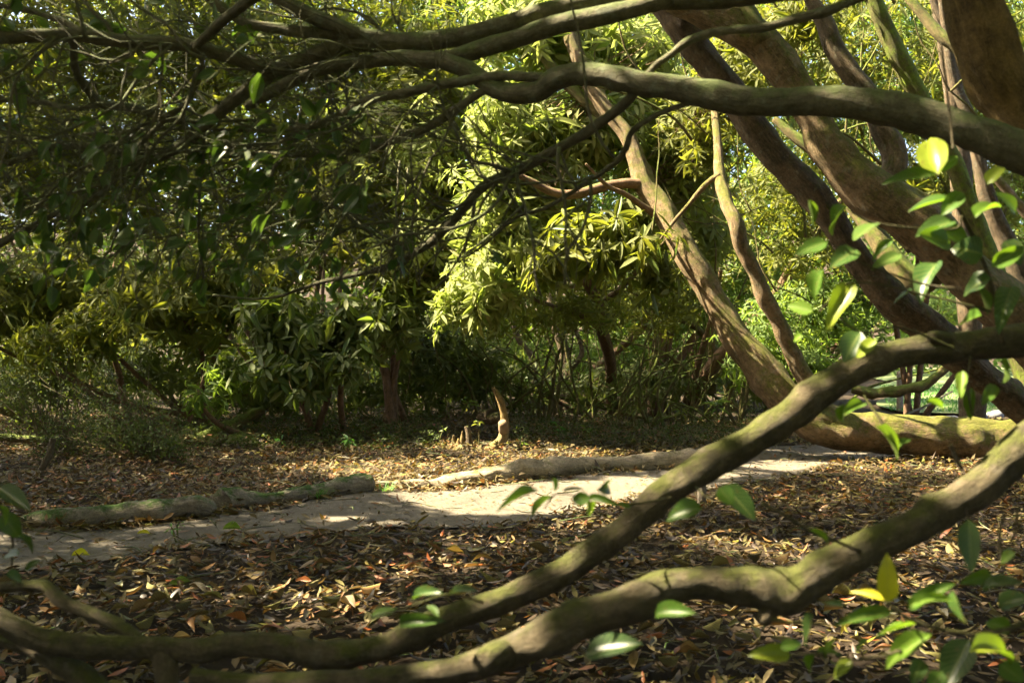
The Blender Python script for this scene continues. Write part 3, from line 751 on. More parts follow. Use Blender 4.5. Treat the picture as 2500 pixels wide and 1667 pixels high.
# leaf sprays of the low camellia, one leaf at a time
def spray(rows, d, mat=None, jit=.06):
    for row in rows:
        bx, by, tx, ty, w = row[:5]
        kind = row[5] if len(row) > 5 else 'g'
        d0 = d + rng.normal(0, jit); d1 = d0 + rng.normal(0, .03)
        B, T = P(bx, by, d0), P(tx, ty, d1)
        D = T - B; L = np.linalg.norm(D)
        view = norm(-(B + T) / 2 + np.array([0, 0, CAM_H]))
        Nn = view * rng.uniform(.5, 1) + np.array([0, 0, rng.uniform(.3, .9)]) + rng.normal(0, .25, 3)
        if kind == 'b': Nn = view * .6 + SUN * .2 + np.array([0, 0, .2])
        W = w * d0 / FPX * 1.12
        m = {'g': M['spray'], 'd': M['camellia'], 'y': M['yellow'], 'b': M['spray']}[kind]
        leaf_obj('ov', m, B, D, Nn, L * 1.05, W, low, lab="yellow leaf lit through by the sun" if kind == 'y' else None)
spray([(2290, 425, 2262, 318, 70, 'b'), (2285, 425, 2155, 440, 36), (2285, 420, 2335, 380, 45, 'b'), (2325, 485, 2218, 505, 48), (2330, 540, 2240, 565, 50, 'd'), (2320, 595, 2250, 570, 60), (1975, 488, 1990, 545, 24), (2065, 505, 2010, 568, 50),
       (2140, 545, 2085, 582, 55, 'd'), (2020, 590, 1940, 620, 40), (2180, 585, 2125, 625, 24), (2090, 610, 2030, 645, 50, 'd'), (2200, 620, 2130, 655, 36, 'd'), (2290, 640, 2230, 705, 60, 'd'), (2010, 660, 1965, 740, 55), (2085, 690, 2015, 785, 48),
       (1985, 760, 1925, 745, 34), (2100, 810, 2060, 880, 60, 'd'), (2140, 830, 2088, 870, 36, 'b'), (1960, 820, 1930, 830, 20, 'b'), (2400, 620, 2330, 600, 70, 'd'), (2420, 650, 2505, 600, 40), (2420, 680, 2340, 705, 60, 'd'), (2395, 770, 2340, 790, 40, 'b'),
       (2450, 590, 2500, 640, 50, 'd'), (2350, 905, 2345, 968, 26, 'b'), (2062, 985, 2047, 1040, 22, 'b'), (2110, 985, 2060, 1000, 30), (2260, 980, 2325, 992, 22), (2140, 1042, 2215, 1110, 50), (2180, 1098, 2225, 1065, 20, 'b'), (2372, 945, 2362, 1025, 26, 'b'),
       (2430, 940, 2400, 985, 30), (2440, 880, 2480, 930, 40), (2380, 690, 2420, 760, 55, 'd'), (2470, 700, 2440, 780, 50, 'd'), (2300, 560, 2370, 590, 46), (2380, 530, 2440, 480, 42), (2230, 705, 2180, 740, 40, 'd'), (2480, 520, 2440, 470, 40, 'd'),
       (2410, 450, 2450, 400, 36), (2350, 470, 2300, 520, 40)], 1.75)
spray([(1313, 1199, 1217, 1221, 22, 'd'), (1347, 1212, 1290, 1247, 32, 'd'), (1350, 1165, 1360, 1202, 16, 'd'), (1458, 1195, 1512, 1180, 34, 'd'), (1374, 1200, 1422, 1190, 12, 'd'), (1443, 1216, 1395, 1218, 32), (1435, 1217, 1502, 1222, 20, 'b'), (1440, 1222, 1440, 1250, 22), (1505, 1230, 1540, 1236, 14, 'b'),
       (1765, 1185, 1845, 1265, 65, 'd'), (1755, 1190, 1790, 1230, 40, 'b'), (1715, 1240, 1620, 1258, 55), (1975, 1293, 2036, 1322, 18, 'b'), (1430, 1600, 1560, 1560, 70, 'd'), (1600, 1500, 1682, 1482, 46), (905, 1507, 968, 1487, 28, 'd'), (1010, 1460, 1064, 1432, 30, 'd'), (1100, 1448, 1160, 1438, 24, 'd'), (975, 1522, 1065, 1508, 34, 'd'), (1042, 1480, 1070, 1500, 24, 'd')], 1.5)
spray([(2365, 1268, 2372, 1392, 50, 'd'), (2170, 1469, 2165, 1356, 48, 'y'), (2159, 1465, 2075, 1438, 24, 'y'), (2182, 1492, 2040, 1517, 36, 'b'), (2220, 1488, 2312, 1412, 36, 'b'), (2222, 1478, 2330, 1440, 28), (2327, 1440, 2350, 1522, 48, 'd'), (2235, 1522, 2136, 1542, 38), (2274, 1549, 2140, 1622, 52, 'b'),
       (2365, 1560, 2308, 1672, 78, 'd'), (2370, 1585, 2510, 1572, 64, 'b'), (1930, 1600, 1832, 1590, 42), (1905, 1580, 1957, 1568, 30, 'b'), (1990, 1595, 1963, 1642, 28, 'b'), (2080, 1610, 2035, 1652, 32), (1995, 1590, 2056, 1596, 32), (1985, 1500, 1962, 1572, 60, 'd'), (2400, 1440, 2482, 1400, 42, 'd'),
       (2440, 1480, 2505, 1450, 50, 'd'), (2120, 1560, 2080, 1600, 26), (2420, 1400, 2360, 1420, 34), (2470, 1530, 2410, 1520, 40), (2250, 1610, 2230, 1667, 40, 'd'), (2060, 1480, 2010, 1470, 26, 'd'), (2480, 1350, 2430, 1370, 30, 'd'), (2040, 1560, 2010, 1600, 26, 'd'), (2440, 1620, 2500, 1660, 60), (2300, 1640, 2270, 1680, 40, 'b')], 1.36)
spray([(-5, 1190, 70, 1240, 46, 'd'), (5, 1255, 50, 1312, 46, 'd'), (40, 1310, 96, 1336, 24, 'd'), (8, 1362, 42, 1350, 38, 'd'), (62, 1392, 97, 1366, 26, 'd'), (15, 1400, 60, 1415, 30, 'd'), (-10, 1230, 30, 1265, 30)], 1.7)
def twig(spec, d, w=None): limb_px("twig", spec, d, low, M['bark_near'], 6, rough=.02)
twig([(2327, 364, 7), (2315, 245, 7), (2296, 100, 7)], (1.75, 1.8)); twig([(2290, 425, 7), (2315, 470, 8), (2350, 528, 9), (2385, 600, 10), (2420, 700, 11), (2450, 840, 12)], (1.75, 1.9))
twig([(2350, 528, 7), (2320, 560, 6), (2140, 545, 5), (2060, 505, 4)], 1.76); twig([(2330, 705, 8), (2240, 690, 6), (2100, 640, 5), (2020, 590, 4)], 1.76); twig([(2420, 760, 8), (2300, 730, 6), (2085, 690, 5), (2000, 760, 4)], 1.78)
twig([(2330, 850, 7), (2200, 800, 6), (2100, 810, 5), (2010, 740, 4)], 1.85); twig([(2109, 966, 7), (2140, 1010, 7), (2174, 1066, 8), (2180, 1098, 5)], (1.85, 1.75)); twig([(2370, 870, 6), (2362, 930, 6), (2372, 1010, 4)], 1.8)
twig([(1860, 1228, 8), (1920, 1260, 8), (1975, 1293, 7), (2100, 1345, 9)], (1.5, 1.58)); twig([(2160, 1470, 6), (2243, 1519, 9), (2340, 1543, 11), (2411, 1545, 12), (2600, 1500, 16)], (1.36, 1.4)); twig([(1885, 1512, 9), (1950, 1520, 9), (2022, 1522, 8)], 1.5)
twig([(2320, 1085, 12), (2335, 1120, 12), (2350, 1145, 10)], 1.55); twig([(2450, 1250, 8), (2440, 1310, 8), (2445, 1370, 6)], 1.45); twig([(2485, 1240, 9), (2478, 1300, 8), (2460, 1340, 6)], 1.45); twig([(1330, 1240, 4), (1360, 1205, 4), (1440, 1217, 5), (1530, 1232, 6), (1640, 1215, 7)], (1.5, 1.7))
twig([(1930, 1600, 5), (1990, 1595, 6), (2080, 1610, 7), (2190, 1590, 8), (2274, 1549, 9)], 1.38); twig([(2370, 1580, 9), (2420, 1550, 10)], 1.36); twig([(-40, 1170, 6), (5, 1250, 6), (30, 1310, 6), (30, 1400, 6), (60, 1430, 8)], (1.7, 1.85)); twig([(905, 1507, 4), (1000, 1480, 5), (1100, 1450, 6), (1180, 1470, 7)], (1.5, 1.7)); twig([(2365, 1268, 5), (2360, 1240, 6)], 1.5)
twig([(1765, 1185, 5), (1730, 1215, 6), (1700, 1190, 7)], (1.5, 1.75)); twig([(1430, 1600, 5), (1400, 1560, 6)], 1.52)

# ------------------------------------------------------------------ rhododendron trees on the right
def tree(name, label, at, cat="tree", group=None): return thing(name, label, cat, at, group)
t5 = tree("rhododendron_tree", "rhododendron with a reddish trunk lying along the ground then rising diagonally to the centre", G(2174, 1110))
limb_px("trunk", [(1340, -60, 26), (1380, 40, 30), (1397, 103, 34), (1440, 205, 36), (1490, 285, 36), (1530, 335, 38), (1556, 400, 46), (1578, 455, 55), (1623, 520, 58), (1650, 580, 60), (1685, 640, 62), (1726, 700, 64), (1765, 767, 69), (1814, 836, 73), (1860, 894, 79), (1906, 951, 86), (1950, 1000, 92),
                  (2002, 1030, 96), (2078, 1056, 97), (2174, 1063, 97), (2289, 1072, 100), (2404, 1072, 98), (2520, 1060, 98), (2700, 1040, 100)], (12.2, 11.6, 11.0, 10.6, 10.5, 10.6), t5, M['bark_warm'], 44, rough=.10, wander=.14, maxn=420, ridge=.06, res=.35, knots=12)
limb_px("limb", [(1573, 452, 30), (1546, 448, 26), (1489, 452, 24), (1412, 475, 24), (1355, 471, 22), (1290, 440, 16), (1200, 400, 9)], (11.3, 11.0), t5, M['bark_brown'], 10)
limb_px("limb", [(1600, 525, 20), (1565, 500, 16), (1527, 475, 14), (1481, 452, 11), (1430, 400, 6)], (11.2, 10.8), t5, M['bark_brown'], 8)
limb_px("limb", [(1480, 290, 30), (1430, 245, 28), (1370, 190, 26), (1300, 100, 22), (1270, 20, 20)], (11.8, 12.2), t5, M['bark_moss'], 10)
limb_px("limb", [(1985, 950, 44), (1952, 900, 42), (1925, 836, 41), (1898, 775, 40), (1868, 725, 41), (1849, 675, 38), (1814, 607, 37), (1798, 549, 36), (1772, 498, 32), (1757, 440, 28), (1753, 375, 22), (1746, 290, 17), (1730, 190, 12), (1720, 90, 6)], (10.45, 10.2, 11.6), t5, M['bark_warm'], 14, rough=.1)
limb_px("limb", [(1758, 425, 14), (1726, 448, 14), (1690, 490, 12), (1650, 536, 9), (1600, 600, 4)], (10.5, 10.9), t5, M['bark_warm'], 8)

t1 = tree("rhododendron_tree", "dark rough rhododendron trunk crossing diagonally in front of the pink-barked one", G(2620, 1130))
limb_px("trunk", [(1560, -110, 60), (1605, -20, 68), (1640, 40, 70), (1677, 98, 70), (1734, 160, 69), (1775, 210, 69), (1849, 325, 71), (1898, 385, 73), (1964, 455, 70), (2013, 515, 66), (2059, 580, 63), (2109, 652, 70), (2174, 725, 78), (2251, 787, 80), (2308, 838, 79), (2385, 905, 76), (2461, 962, 72), (2540, 1030, 80), (2620, 1130, 110)], (9.4, 9.2, 9.6), t1, M['bark_dark'], 40, rough=.10, maxn=400, ridge=.07, res=.35, knots=14)
t2 = tree("rhododendron_tree", "stout forked rhododendron trunk with pinkish peeling bark at upper right", G(2750, 1150))
limb_px("trunk", [(1560, -90, 60), (1640, -10, 62), (1712, 28, 68), (1791, 62, 94), (1849, 100, 95), (1906, 163, 92), (1944, 212, 90), (1990, 295, 86), (2021, 360, 88), (2078, 421, 97), (2136, 475, 122), (2205, 522, 134), (2270, 580, 118), (2346, 664, 112), (2423, 733, 124), (2500, 800, 140), (2620, 920, 160), (2750, 1150, 210)], (9.0, 8.6, 8.8), t2, M['bark_warm'], 44, rough=.10, maxn=400, ridge=.06, res=.35, knots=12)
limb_px("limb", [(1770, -60, 50), (1800, 0, 56), (1830, 60, 60), (1860, 110, 60)], (8.9, 8.75), t2, M['bark_moss'], 12)
limb_px("limb", [(2150, 480, 60), (2172, 440, 60), (2187, 405, 60), (2180, 360, 60), (2147, 306, 58), (2117, 235, 53), (2078, 184, 50), (2040, 126, 50), (2013, 57, 46), (1983, 5, 38), (1960, -60, 34)], (8.7, 9.1), t2, M['bark_dark'], 14, rough=.09)
limb_px("limb", [(2240, 600, 60), (2170, 540, 40), (2080, 450, 30), (1990, 370, 28), (1935, 330, 24), (1890, 290, 16)], (9.3, 9.9), t2, M['bark_moss'], 12)
limb_px("limb", [(2310, 640, 60), (2240, 690, 66), (2170, 620, 54), (2130, 560, 44), (2080, 500, 36)], (9.4, 9.9), t2, M['bark_moss'], 12)
t3 = tree("rhododendron_tree", "slender bright green mossy trunk rising steeply at the upper right", G(2560, 1120))
limb_px("trunk", [(2110, -70, 36), (2136, 8, 40), (2163, 77, 43), (2201, 153, 48), (2235, 222, 47), (2290, 320, 44), (2330, 400, 44), (2360, 480, 46), (2400, 590, 50), (2460, 760, 56), (2520, 950, 64), (2560, 1120, 80)], (10.2, 10.6), t3, M['bark_green'], 20, rough=.08, ridge=.05)
limb_px("limb", [(2200, -30, 20), (2255, 40, 26), (2300, 90, 28), (2350, 130, 28), (2400, 220, 30)], (10.8, 10.4), t3, M['bark_moss'], 10)
t3b = tree("rhododendron_tree", "brown double stem half hidden by leaves near the right edge", G(2720, 1090))
limb_px("trunk", [(2290, -60, 14), (2310, 80, 20), (2330, 200, 26), (2370, 300, 30), (2390, 400, 34), (2420, 520, 44), (2480, 640, 52), (2560, 800, 60), (2720, 1090, 80)], (11.4, 11.8), t3b, M['bark_dark'], 12)
limb_px("limb", [(2420, 420, 20), (2470, 480, 24), (2540, 560, 30)], 11.4, t3b, M['bark_warm'], 10)
# crowns of the right-hand trees
c = foliage(t5, [(1330, 90, 230, 130, 12.6, .9, 330), (1560, 180, 150, 160, 12.8, .7, 240), (1440, 330, 150, 110, 12.3, .6, 240), (1640, 420, 120, 110, 12.6, .6, 200), (1300, 340, 120, 110, 11.9, .6, 220), (1720, 560, 110, 110, 13.2, .5, 100), (1640, 300, 120, 120, 13.4, .6, 110)], M['rhodo_warm'], Lr=(.22, .34), per=.8, parts=220, beams=True)
twiglets(t5, c, [P(1450, 220, 12.0), P(1560, 420, 11.4), P(1330, 120, 12.6), P(1350, 460, 11.2)], M['bark_brown'], .3, .007)
c = foliage(t2, [(1800, 190, 110, 150, 11.4, .7, 190), (1700, 320, 130, 150, 11.8, .7, 230), (1960, 60, 120, 90, 10.6, .6, 150)], M['rhodo'], Lr=(.13, .2), parts=120)
twiglets(t2, c, [P(1750, 250, 11.6), P(1960, 60, 10.6)], M['bark_brown'], .4, .007)

# ------------------------------------------------------------------ centre: the sunlit rhododendron and understory stems
m1 = tree("rhododendron_tree", "sunlit rhododendron in the centre with big pale leaf whorls over the path", G(1500, 1012))
limb_px("trunk", [(1500, 1012, 40), (1494, 970, 30), (1489, 880, 28), (1468, 800, 30), (1460, 744, 27), (1431, 683, 28), (1390, 620, 24), (1340, 540, 18), (1290, 440, 12)], (16.8, 13.5, 12.0), m1, M['bark_brown'], 12, rough=.09)
limb_px("limb", [(1468, 800, 18), (1400, 762, 16), (1330, 740, 13), (1250, 690, 10), (1190, 600, 8)], (14.6, 12.0), m1, M['bark_brown'], 8)
limb_px("limb", [(1458, 744, 16), (1520, 700, 14), (1570, 640, 12), (1600, 560, 8)], (14, 12), m1, M['bark_warm'], 8)
limb_px("limb", [(1431, 683, 14), (1390, 700, 10), (1330, 690, 8), (1270, 660, 6), (1200, 690, 4)], (12.9, 11.6), m1, M['bark_warm'], 8)
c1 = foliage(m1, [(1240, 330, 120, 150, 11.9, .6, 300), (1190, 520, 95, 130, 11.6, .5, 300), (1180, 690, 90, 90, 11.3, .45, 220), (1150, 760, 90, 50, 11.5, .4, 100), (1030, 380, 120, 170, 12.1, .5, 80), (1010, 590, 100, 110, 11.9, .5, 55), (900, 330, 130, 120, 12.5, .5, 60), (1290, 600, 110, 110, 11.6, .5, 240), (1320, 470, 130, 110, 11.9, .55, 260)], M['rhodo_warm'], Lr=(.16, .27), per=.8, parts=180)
c2 = foliage(m1, [(1400, 610, 100, 50, 10.6, .35, 30), (1520, 600, 110, 50, 10.6, .35, 34), (1600, 650, 80, 60, 12.0, .35, 24), (1460, 560, 110, 60, 10.8, .4, 34), (1540, 520, 100, 60, 11.8, .4, 30), (1330, 640, 60, 50, 10.8, .3, 18)], M['rhodo'], n_leaf=11, Lr=(.24, .33), wr=(.2, .25), droop=-.35, parts=110, name="drooping_foliage", up=.9)
twiglets(m1, np.vstack([c1, c2]), [P(1390, 620, 12), P(1300, 470, 12.0), P(1250, 690, 12), P(1520, 650, 12)], M['bark_warm'], .35, .008)

def stem(label, specs, depth, mat, at=None, cat="tree"):
    s0 = specs[0]
    t = tree("understory_tree", label, P(s0[0][0], s0[0][1], depth if np.ndim(depth) == 0 else depth[0]) * np.array([1, 1, 0]), cat)
    for i, s in enumerate(specs): limb_px("trunk" if i == 0 else "limb", s, depth, t, mat, 10, rough=.08)
    return t
m2 = stem("upright double-stemmed brown tree in the shadow behind the drooping whorls", [[(1600, 1015, 44), (1604, 920, 34), (1611, 836, 34), (1627, 721, 36), (1640, 640, 38), (1660, 540, 34), (1690, 400, 28)], [(1618, 1000, 20), (1622, 900, 17), (1640, 800, 18), (1652, 700, 18), (1665, 620, 16)], [(1607, 695, 24), (1565, 798, 22), (1508, 855, 20), (1450, 900, 18)],
           [(1700, 817, 20), (1661, 874, 18), (1615, 930, 16), (1600, 960, 14)]], 16.7, M['bark_brown'])
m4 = stem("dark crooked stem standing left of the curved brown trunk", [[(1384, 1010, 34), (1384, 950, 28), (1385, 905, 26), (1374, 850, 26), (1355, 779, 28), (1340, 700, 22), (1300, 600, 14)], [(1390, 905, 14), (1420, 860, 12), (1400, 790, 10)]], 17, M['bark_dark'])
m5 = stem("thin dark forked stem in the shade behind the curved stump", [[(1294, 1012, 20), (1305, 932, 16), (1301, 874, 17), (1267, 828, 14), (1240, 760, 9)], [(1320, 960, 12), (1350, 900, 10), (1395, 850, 8)]], 17, M['bark_dark'])
m6 = stem("long mossy limb running level through the dark thicket", [[(1393, 757, 15), (1470, 767, 16), (1565, 767, 17), (1642, 775, 18), (1700, 800, 18), (1760, 880, 22), (1790, 1000, 26)]], (15.5, 17.5), M['bark_moss'])
m8 = stem("pair of slim brown stems under the shaded left foliage", [[(955, 1040, 30), (945, 932, 20), (928, 855, 20), (920, 760, 16), (930, 640, 10)], [(940, 1030, 18), (960, 940, 14), (975, 850, 14), (990, 740, 10)]], (13.2, 13.6), M['bark_brown'])
m9 = stem("dark brown leaning stems crossing behind the slender trunk", [[(1690, 985, 50), (1715, 932, 42), (1753, 874, 38), (1830, 798, 34), (1887, 735, 30), (1944, 637, 26), (1998, 568, 24), (2060, 480, 16)], [(1680, 980, 28), (1695, 920, 18), (1711, 863, 17), (1740, 770, 14), (1760, 660, 10)]], (16.2, 15), M['bark_brown'])
m10 = stem("thin reddish upright stem behind the diagonal trunk", [[(1740, 960, 20), (1738, 800, 18), (1745, 675, 20), (1742, 530, 19), (1735, 400, 14)]], 16, M['bark_warm'])
foliage(m2, [(1650, 620, 160, 120, 15.5, .9, 260), (1600, 750, 140, 80, 16.5, .8, 160), (1450, 720, 180, 90, 14.5, .7, 170), (1280, 760, 150, 70, 14.5, .7, 130), (1640, 730, 120, 70, 13.2, .5, 80), (1400, 760, 120, 60, 13.0, .5, 70)], M['rhodo'], Lr=(.13, .2), parts=60)
foliage(m9, [(1960, 600, 150, 120, 15.0, .9, 260), (1880, 480, 120, 120, 14.5, .8, 200), (2020, 360, 120, 120, 14.5, .8, 160)], M['rhodo'], Lr=(.12, .19), parts=60)

m11 = stem("shaded slim stem with leaves filling the gap left of the curved stump", [[(1080, 1030, 20), (1075, 930, 16), (1090, 820, 14), (1120, 700, 10)], [(1075, 930, 10), (1030, 840, 8), (1010, 760, 5)]], 15.5, M['bark_dark'])
foliage(m11, [(1080, 860, 110, 110, 15.0, .7, 170), (1180, 880, 90, 70, 15.5, .6, 100), (1000, 940, 90, 60, 15.2, .6, 70)], M['rhodo_cool'], Lr=(.15, .24), parts=0)
# thin whippy stems in the dark thicket
def thicket():
    t = thing("thicket_stems", "tangle of thin whippy stems in the dark under the foliage", "shrub", G(1300, 1000)); t["kind"] = "stuff"
    bag = Bag()
    for _ in range(240):
        x = rng.uniform(-1400, 1720); d = rng.uniform(13.6, 19); p = np.array([(x - CX) / FPX * d, d, .0])
        h = rng.uniform(.5, 2.0); lean = rng.normal(0, .35, 2)
        pts = [p]; 
        for k in range(1, 6):
            pts.append(p + np.array([lean[0] * h * (k / 5) ** 1.5, lean[1] * .5 * h * k / 5, h * k / 5]) + rng.normal(0, .05, 3))
        r = rng.uniform(.004, .014)
        V, F4, F3, a = tube(pts, np.linspace(r, r * .4, 6), 5, 0, 0, 10, maxn=14)
        bag.add((local(t, V), F4, F3, a))
    for _ in range(110):
        x = rng.uniform(1120, 2060); d = rng.uniform(14.2, 18.5); p = np.array([(x - CX) / FPX * d, d, .0]); a = math.pi / 2 + rng.normal(0, .5); pts = [p]
        L = rng.uniform(1.2, 3.0); da = rng.normal(0, .18)
        for k in range(8):
            a += da + rng.normal(0, .2); a = min(max(a, .25), math.pi - .25)
            pts.append(pts[-1] + np.array([math.cos(a), rng.normal(0, .15), math.sin(a)]) * L / 8)
        r = rng.uniform(.008, .036)
        V, F4, F3, at = tube(pts, np.linspace(r, r * .35, 9), 6, 0, 0, 8, maxn=22)
        bag.add((local(t, V), F4, F3, at))
    o = bag.build("stems", M['bark_moss'], t); o["kind"] = "stuff"
thicket()
def right_stems():
    t = thing("thicket_stems", "web of thin mossy stems behind the leaning trunks on the right", "shrub", G(2100, 1000)); t["kind"] = "stuff"
    bag = Bag()
    for _ in range(120):
        x, y, d = rng.uniform(1560, 2480), rng.uniform(-40, 760), rng.uniform(10.8, 14.5)
        a = math.pi / 2 + rng.normal(.25, .55); p = P(x, y, d); L = rng.uniform(.6, 2.2); pts = [p]
        for k in range(7):
            a += rng.normal(0, .22)
            pts.append(pts[-1] + np.array([math.cos(a), rng.normal(0, .2), math.sin(a)]) * L / 7)
        r = rng.uniform(.004, .02)
        V, F4, F3, at = tube(pts, np.linspace(r, r * .3, 8), 5, 0, 0, 12, maxn=18)
        bag.add((local(t, V), F4, F3, at))
    o = bag.build("stems", M['bark_moss'], t); o["kind"] = "stuff"
right_stems()

# ------------------------------------------------------------------ left: shaded rhododendrons
def shrub(label, at, blobs, mat, stems=None, name="rhododendron_shrub", **kw):
    t = thing(name, label, "shrub", at)
    beams = kw.pop("beams", True)
    c = foliage(t, blobs, mat, beams=beams, **kw)
    hub = np.array([P(b[0], b[1] + b[3] * .3, b[4]) for b in blobs])
    base = np.array(t.location)
    for h in hub[: (4 if stems is None else stems)]:
        mid = (base + h) / 2 + rng.normal(0, .2, 3)
        limb("stem", [base + rng.normal(0, .12, 3) * [1, 1, 0], mid, h, h + np.array([rng.normal(0, .2), 0, .3])], [.05, .035, .022, .01], t, M['bark_brown'], 8)
    twiglets(t, c, hub, M['bark_brown'], .2, .006)
    return t
shrub("tall shaded rhododendron filling the upper left behind the twigs", np.array([-3.2, 15.2, 0]), [(150, 150, 330, 230, 14.8, 1.1, 620), (520, 120, 300, 220, 14.6, 1.1, 560), (860, 160, 230, 220, 14.2, 1.0, 460), (330, 420, 340, 200, 14.4, 1.0, 620), (760, 420, 260, 180, 14.0, .9, 480), (40, 420, 220, 200, 14.6, 1.0, 300)], M['rhodo'], Lr=(.2, .32), parts=260, per=.74)
shrub("rhododendron with olive leaves hanging left of the sunlit bush", np.array([-1.5, 13.6, 0]), [(970, 330, 150, 170, 13.2, .7, 330), (930, 520, 180, 140, 13.0, .7, 330), (1010, 640, 110, 110, 12.8, .6, 200), (1050, 200, 110, 170, 13.4, .7, 190), (1070, 420, 90, 150, 13.2, .6, 160)], M['rhodo'], Lr=(.2, .3), parts=200, stems=2)
shrub("low dense rhododendron with grey-green drooping whorls beside the dark hollow", np.array([-2.4, 12.6, 0]), [(720, 790, 150, 80, 11.9, .5, 110), (860, 800, 110, 90, 11.9, .5, 90), (700, 900, 150, 60, 11.6, .45, 70), (850, 880, 60, 50, 11.6, .4, 22), (960, 760, 100, 80, 12.2, .5, 80)], M['rhodo_cool'], n_leaf=9, Lr=(.19, .28), wr=(.26, .33), droop=-.25, up=.8, parts=220, stems=3)
shrub("broad shaded rhododendron bank in the middle left", np.array([-4.2, 13.6, 0]), [(160, 700, 240, 150, 13.0, .8, 420), (430, 720, 220, 130, 12.8, .8, 360), (620, 660, 160, 110, 12.8, .7, 220), (-60, 760, 160, 200, 12.6, .8, 200)], M['rhodo'], Lr=(.17, .26), parts=220)
shrub("pale fingered rhododendron sprays leaning out above the box bush", np.array([-4.6, 12.2, 0]), [(235, 800, 90, 90, 11.4, .4, 60), (120, 830, 110, 80, 11.4, .4, 60)], M['rhodo'], n_leaf=10, Lr=(.16, .24), wr=(.16, .22), droop=.1, parts=120, stems=2)
shrub("green rhododendron clump hanging low over the fallen log in the hollow", np.array([-3.0, 12.2, 0]), [(490, 970, 60, 40, 11.4, .3, 14), (560, 920, 90, 50, 11.8, .4, 36)], M['bright'], n_leaf=8, Lr=(.15, .22), droop=-.3, up=.8, parts=60, stems=1)
shrub("low shaded rhododendron skirt along the foot of the left thicket", np.array([-4.0, 14.2, 0]), [(100, 930, 220, 90, 13.6, .6, 170), (420, 900, 200, 90, 13.8, .6, 170), (640, 960, 160, 60, 14.0, .5, 110), (1000, 880, 120, 90, 14.5, .6, 120), (900, 960, 120, 50, 14.6, .5, 70)], M['rhodo_cool'], Lr=(.15, .24), parts=0, stems=2)
shrub("dusky green shrub wall behind the dark hollow", np.array([-2.0, 17.5, 0]), [(300, 900, 420, 130, 16.5, .9, 420), (800, 900, 300, 120, 16.8, .9, 300), (1100, 820, 160, 180, 17.5, .9, 300)], M['rhodo_cool'], Lr=(.15, .24), parts=0, simple=True)
# small-leaved bush by the leaf litter on the left
def box_bush(label, at, blobs, n_leaf=9):
    t = thing("box_bush", label, "shrub", at)
    C, A = blob_points(blobs, 1.0, .5); k = C[:, 2] > .06; C, A = C[k], A[k]
    B, D, Nn, L, W = whorls(C, A, n_leaf, (.025, .05), (.42, .55), .15)
    spread = rng.normal(0, .05, B.shape); B = B + spread
    o = leaf_mass("foliage", B, D, Nn, L, W, .1, .3, M['box'], t, simple=True); o["kind"] = "stuff"
    bag = Bag(); base = np.array(t.location)
    for i in rng.choice(len(C), min(90, len(C)), False):
        q = C[i]; V, F4, F3, a = tube([base + rng.normal(0, .1, 3) * [1, 1, 0], (base + q) / 2 + rng.normal(0, .08, 3), q], [.01, .006, .003], 4, 0, 0, 6, maxn=8)
        bag.add((local(t, V), F4, F3, a))
    o = bag.build("twigs", M['bark_dark'], t); o["kind"] = "stuff"
box_bush("small-leaved glossy bush spreading over the litter at the left", G(330, 1130) + np.array([0, .4, 0]), [(330, 1040, 130, 75, 10.2, .45, 300), (230, 1000, 130, 110, 10.8, .5, 220), (420, 1080, 60, 40, 9.8, .3, 90)])
box_bush("thin straggly small-leaved bush at the far left edge", G(90, 1120) + np.array([0, .5, 0]), [(90, 960, 120, 120, 11.2, .5, 200), (150, 1080, 110, 60, 10.2, .4, 110)])

# ------------------------------------------------------------------ right background: sunlit young rhododendrons and the far wood
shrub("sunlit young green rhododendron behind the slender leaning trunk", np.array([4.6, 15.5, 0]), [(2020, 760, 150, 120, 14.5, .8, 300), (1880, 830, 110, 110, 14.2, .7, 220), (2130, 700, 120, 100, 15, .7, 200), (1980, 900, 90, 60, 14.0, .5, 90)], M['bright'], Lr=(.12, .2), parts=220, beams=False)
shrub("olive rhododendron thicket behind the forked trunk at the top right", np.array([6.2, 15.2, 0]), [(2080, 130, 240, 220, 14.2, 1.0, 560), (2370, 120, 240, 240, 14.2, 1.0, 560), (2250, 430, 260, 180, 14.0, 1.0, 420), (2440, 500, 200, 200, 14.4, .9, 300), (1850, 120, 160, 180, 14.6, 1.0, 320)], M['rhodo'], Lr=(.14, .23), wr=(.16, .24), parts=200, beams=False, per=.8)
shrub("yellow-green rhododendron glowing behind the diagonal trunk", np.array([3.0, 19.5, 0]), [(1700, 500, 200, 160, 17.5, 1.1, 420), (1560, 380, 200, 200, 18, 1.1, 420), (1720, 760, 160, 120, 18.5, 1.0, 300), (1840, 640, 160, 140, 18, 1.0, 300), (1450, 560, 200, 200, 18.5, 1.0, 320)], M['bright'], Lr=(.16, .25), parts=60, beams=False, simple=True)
shrub("leafy green bush beside the lawn seen under the dark trunk", np.array([10.2, 19.5, 0]), [(2420, 640, 140, 140, 19, 1.0, 260), (2280, 760, 120, 70, 18.5, .8, 160)], M['bright'], Lr=(.15, .24), parts=0, beams=False, simple=True, stems=1)

